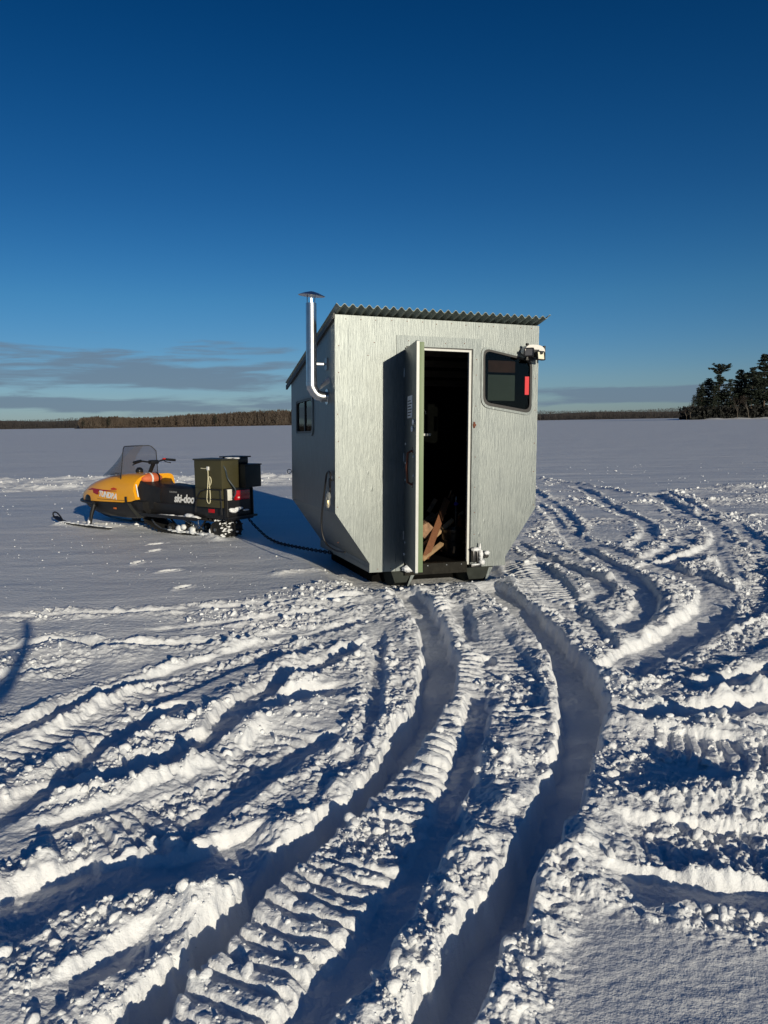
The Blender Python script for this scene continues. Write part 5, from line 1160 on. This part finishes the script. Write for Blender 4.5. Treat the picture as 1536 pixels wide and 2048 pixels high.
# leafless trees on the point
def leafless(x, y, h, label, seed, n=5):
    q = random.Random(seed); r = empty('leafless_tree', (x, y, .3)); tag(r, label, 'tree', 'leafless trees on the snowy point'); tr = MB(); tw = MB()
    def br(p, d, L, rad, k):
        e_ = p + d * L; tr.tube([p, p.lerp(e_, .5) + Vector((q.uniform(-.1, .1), 0, q.uniform(-.1, .1))) * L * .3, e_], [rad, rad * .8, rad * .55], 5 if k < 2 else 3, cap=False) if k < 3 else tw.tube([p, e_], [rad, rad * .5], 3, cap=False)
        if k < 5:
            for _ in range(3 if k < 2 else 2 + (q.random() < .5)):
                nd = (d + Vector((q.uniform(-.8, .8), q.uniform(-.8, .8), q.uniform(-.15, .5)))).normalized(); br(p.lerp(e_, q.uniform(.6, 1)), nd, L * q.uniform(.55, .78), max(rad * .6, .035), k + 1)
    br(Vector((0, 0, -.5)), Vector((q.uniform(-.15, .15), 0, 1)).normalized(), h * .38, h * .012, 0)
    tr.build('trunk', M_bark2, r, fix=False); tw.build('twigs', M_twig, r, fix=False)
for i, (px, ty, D, lb) in enumerate(((1372, 814, 446, 'small leafless tree at the very left of the point, against the sky'), (1380, 803, 447, 'leafless tree leaning against the leftmost pine'), (1473, 790, 443, 'pale leafless tree in front of the pines, middle of the point'), (1496, 785, 442, 'pale leafless tree with a straight trunk under the tall pines'))):
    leafless(S(px) * D, D, (843.5 - ty) / 1538 * D, lb, 40 + i)
# the snowy bank the pines stand on
xs = [S(1372) * 450 + i * 4.0 for i in range(80)]; vs = []; n = len(xs)
for j, (dy, z) in enumerate(((-14, -.5), (-10, .25), (-3, .8), (14, 1.0), (60, .4), (90, -.6))):
    for i, x in enumerate(xs): k = min(1, i / 3.0); vs.append((x, 450 + dy, (-.5 + (z + .5) * k) + .35 * math.sin(i * 1.7 + j) * k * (1 if 0 < j < 4 else 0)))
bank = MB().add(vs, [(j * n + i, j * n + i + 1, (j + 1) * n + i + 1, (j + 1) * n + i) for j in range(5) for i in range(n - 1)], True).build('snowy_bank', snow, None, fix=False, angle=180); tag(bank, kind='structure')
us = MB(); q = random.Random(77)
for _ in range(5200):
    x = q.uniform(S(1378) * 450, S(1640) * 450); quads(us, Vector((x, 446 + q.uniform(-1, 22), .7 + q.random() ** 2 * 7)), q.uniform(.3, 1.1), q.uniform(.3, .9), q)
us.sm = [False] * len(us.f); ub = us.build('underbrush', mat('dark_brush', (.014, .015, .012), .9, var=(.3, .5)), None, fix=False); tag(ub, 'dark brush and deadfall under the pines of the point', 'brush', kind='stuff')


# the person taking the picture: stands behind and to the left, phone held out to the side; the shadow of phone and arm reaches the left edge of the view
def figure():
    J = {'pel': (0, 0, .98), 'chest': (0, .02, 1.30), 'neck': (0, .03, 1.47), 'head': (0, .05, 1.60), 'crown': (0, .04, 1.70),
         'hipL': (-.10, 0, .93), 'kneeL': (-.12, .03, .50), 'ankL': (-.13, 0, .10), 'toeL': (-.15, .16, .05), 'hipR': (.10, 0, .93), 'kneeR': (.12, .03, .50), 'ankR': (.13, 0, .10), 'toeR': (.15, .16, .05),
         'shL': (-.19, .02, 1.42), 'elL': (-.26, .02, 1.15), 'wrL': (-.25, .12, .92), 'shR': (.19, .02, 1.42), 'elR': (.34, .08, 1.27), 'wrR': (.47, .18, 1.50)}
    Rd = {'pel': .17, 'chest': .19, 'neck': .07, 'head': .10, 'crown': .075, 'hipL': .11, 'kneeL': .08, 'ankL': .06, 'toeL': .05, 'hipR': .11, 'kneeR': .08, 'ankR': .06, 'toeR': .05, 'shL': .09, 'elL': .065, 'wrL': .042, 'shR': .09, 'elR': .065, 'wrR': .042}
    E = [('pel', 'chest'), ('chest', 'neck'), ('neck', 'head'), ('head', 'crown'), ('pel', 'hipL'), ('hipL', 'kneeL'), ('kneeL', 'ankL'), ('ankL', 'toeL'), ('pel', 'hipR'), ('hipR', 'kneeR'), ('kneeR', 'ankR'), ('ankR', 'toeR'),
         ('chest', 'shL'), ('shL', 'elL'), ('elL', 'wrL'), ('chest', 'shR'), ('shR', 'elR'), ('elR', 'wrR')]
    for s_, u in (('L', Vector((0, .03, -1)).normalized()), ('R', Vector((.1, .1, 1)).normalized())):
        wv = Vector(J['wr' + s_]); sd = Vector((0, 1, 0)) if s_ == 'L' else Vector((0, -.3, 1)).cross(u).normalized(); p = wv + u * .06
        J['palm' + s_] = tuple(p); Rd['palm' + s_] = .032; E.append(('wr' + s_, 'palm' + s_))
        for i, ln in enumerate((.060, .072, .066, .05)):
            a = 'f%s%d' % (s_, i); q1 = p + u * (.035 + ln * .3) + sd * (.028 - .018 * i); q2 = q1 + u * ln * .45 + Vector((-.012, .010, 0)); J[a] = tuple(q1); J[a + 'b'] = tuple(q2); Rd[a] = .0095; Rd[a + 'b'] = .008; E += [('palm' + s_, a), (a, a + 'b')]
        a = 'th' + s_; J[a] = tuple(p + sd * .045 + u * .02); Rd[a] = .011; E.append(('palm' + s_, a))
    k = list(J); me_ = bpy.data.meshes.new('person'); me_.from_pydata([J[n] for n in k], [(k.index(a), k.index(b)) for a, b in E], []); o = bpy.data.objects.new('person', me_); link(o)
    o.modifiers.new('skin', 'SKIN'); sb = o.modifiers.new('sub', 'SUBSURF'); sb.levels = 1; sb.render_levels = 1
    for i, n in enumerate(k): me_.skin_vertices[0].data[i].radius = (Rd[n], Rd[n] * (.75 if n in ('chest', 'pel') else 1)); me_.skin_vertices[0].data[i].use_root = (n == 'pel')
    me_.materials.append(mat('winter_suit', (.03, .035, .05), .8, bump=(12, .5, .01), var=(6, .2))); return o
pn = figure(); pn.location = (.09, -1.43, 0); tag(pn, 'person in a dark winter suit behind the viewer, holding a phone out to one side', 'person')
ph = MB().box((.435, .205, 1.54), (.51, .214, 1.67), ch=.004).build('phone', mat('phone_black', (.01, .01, .01), .2), None); ph.location = (.09, -1.43, 0); tag(ph, 'black phone held out by the person behind the viewer', 'phone')
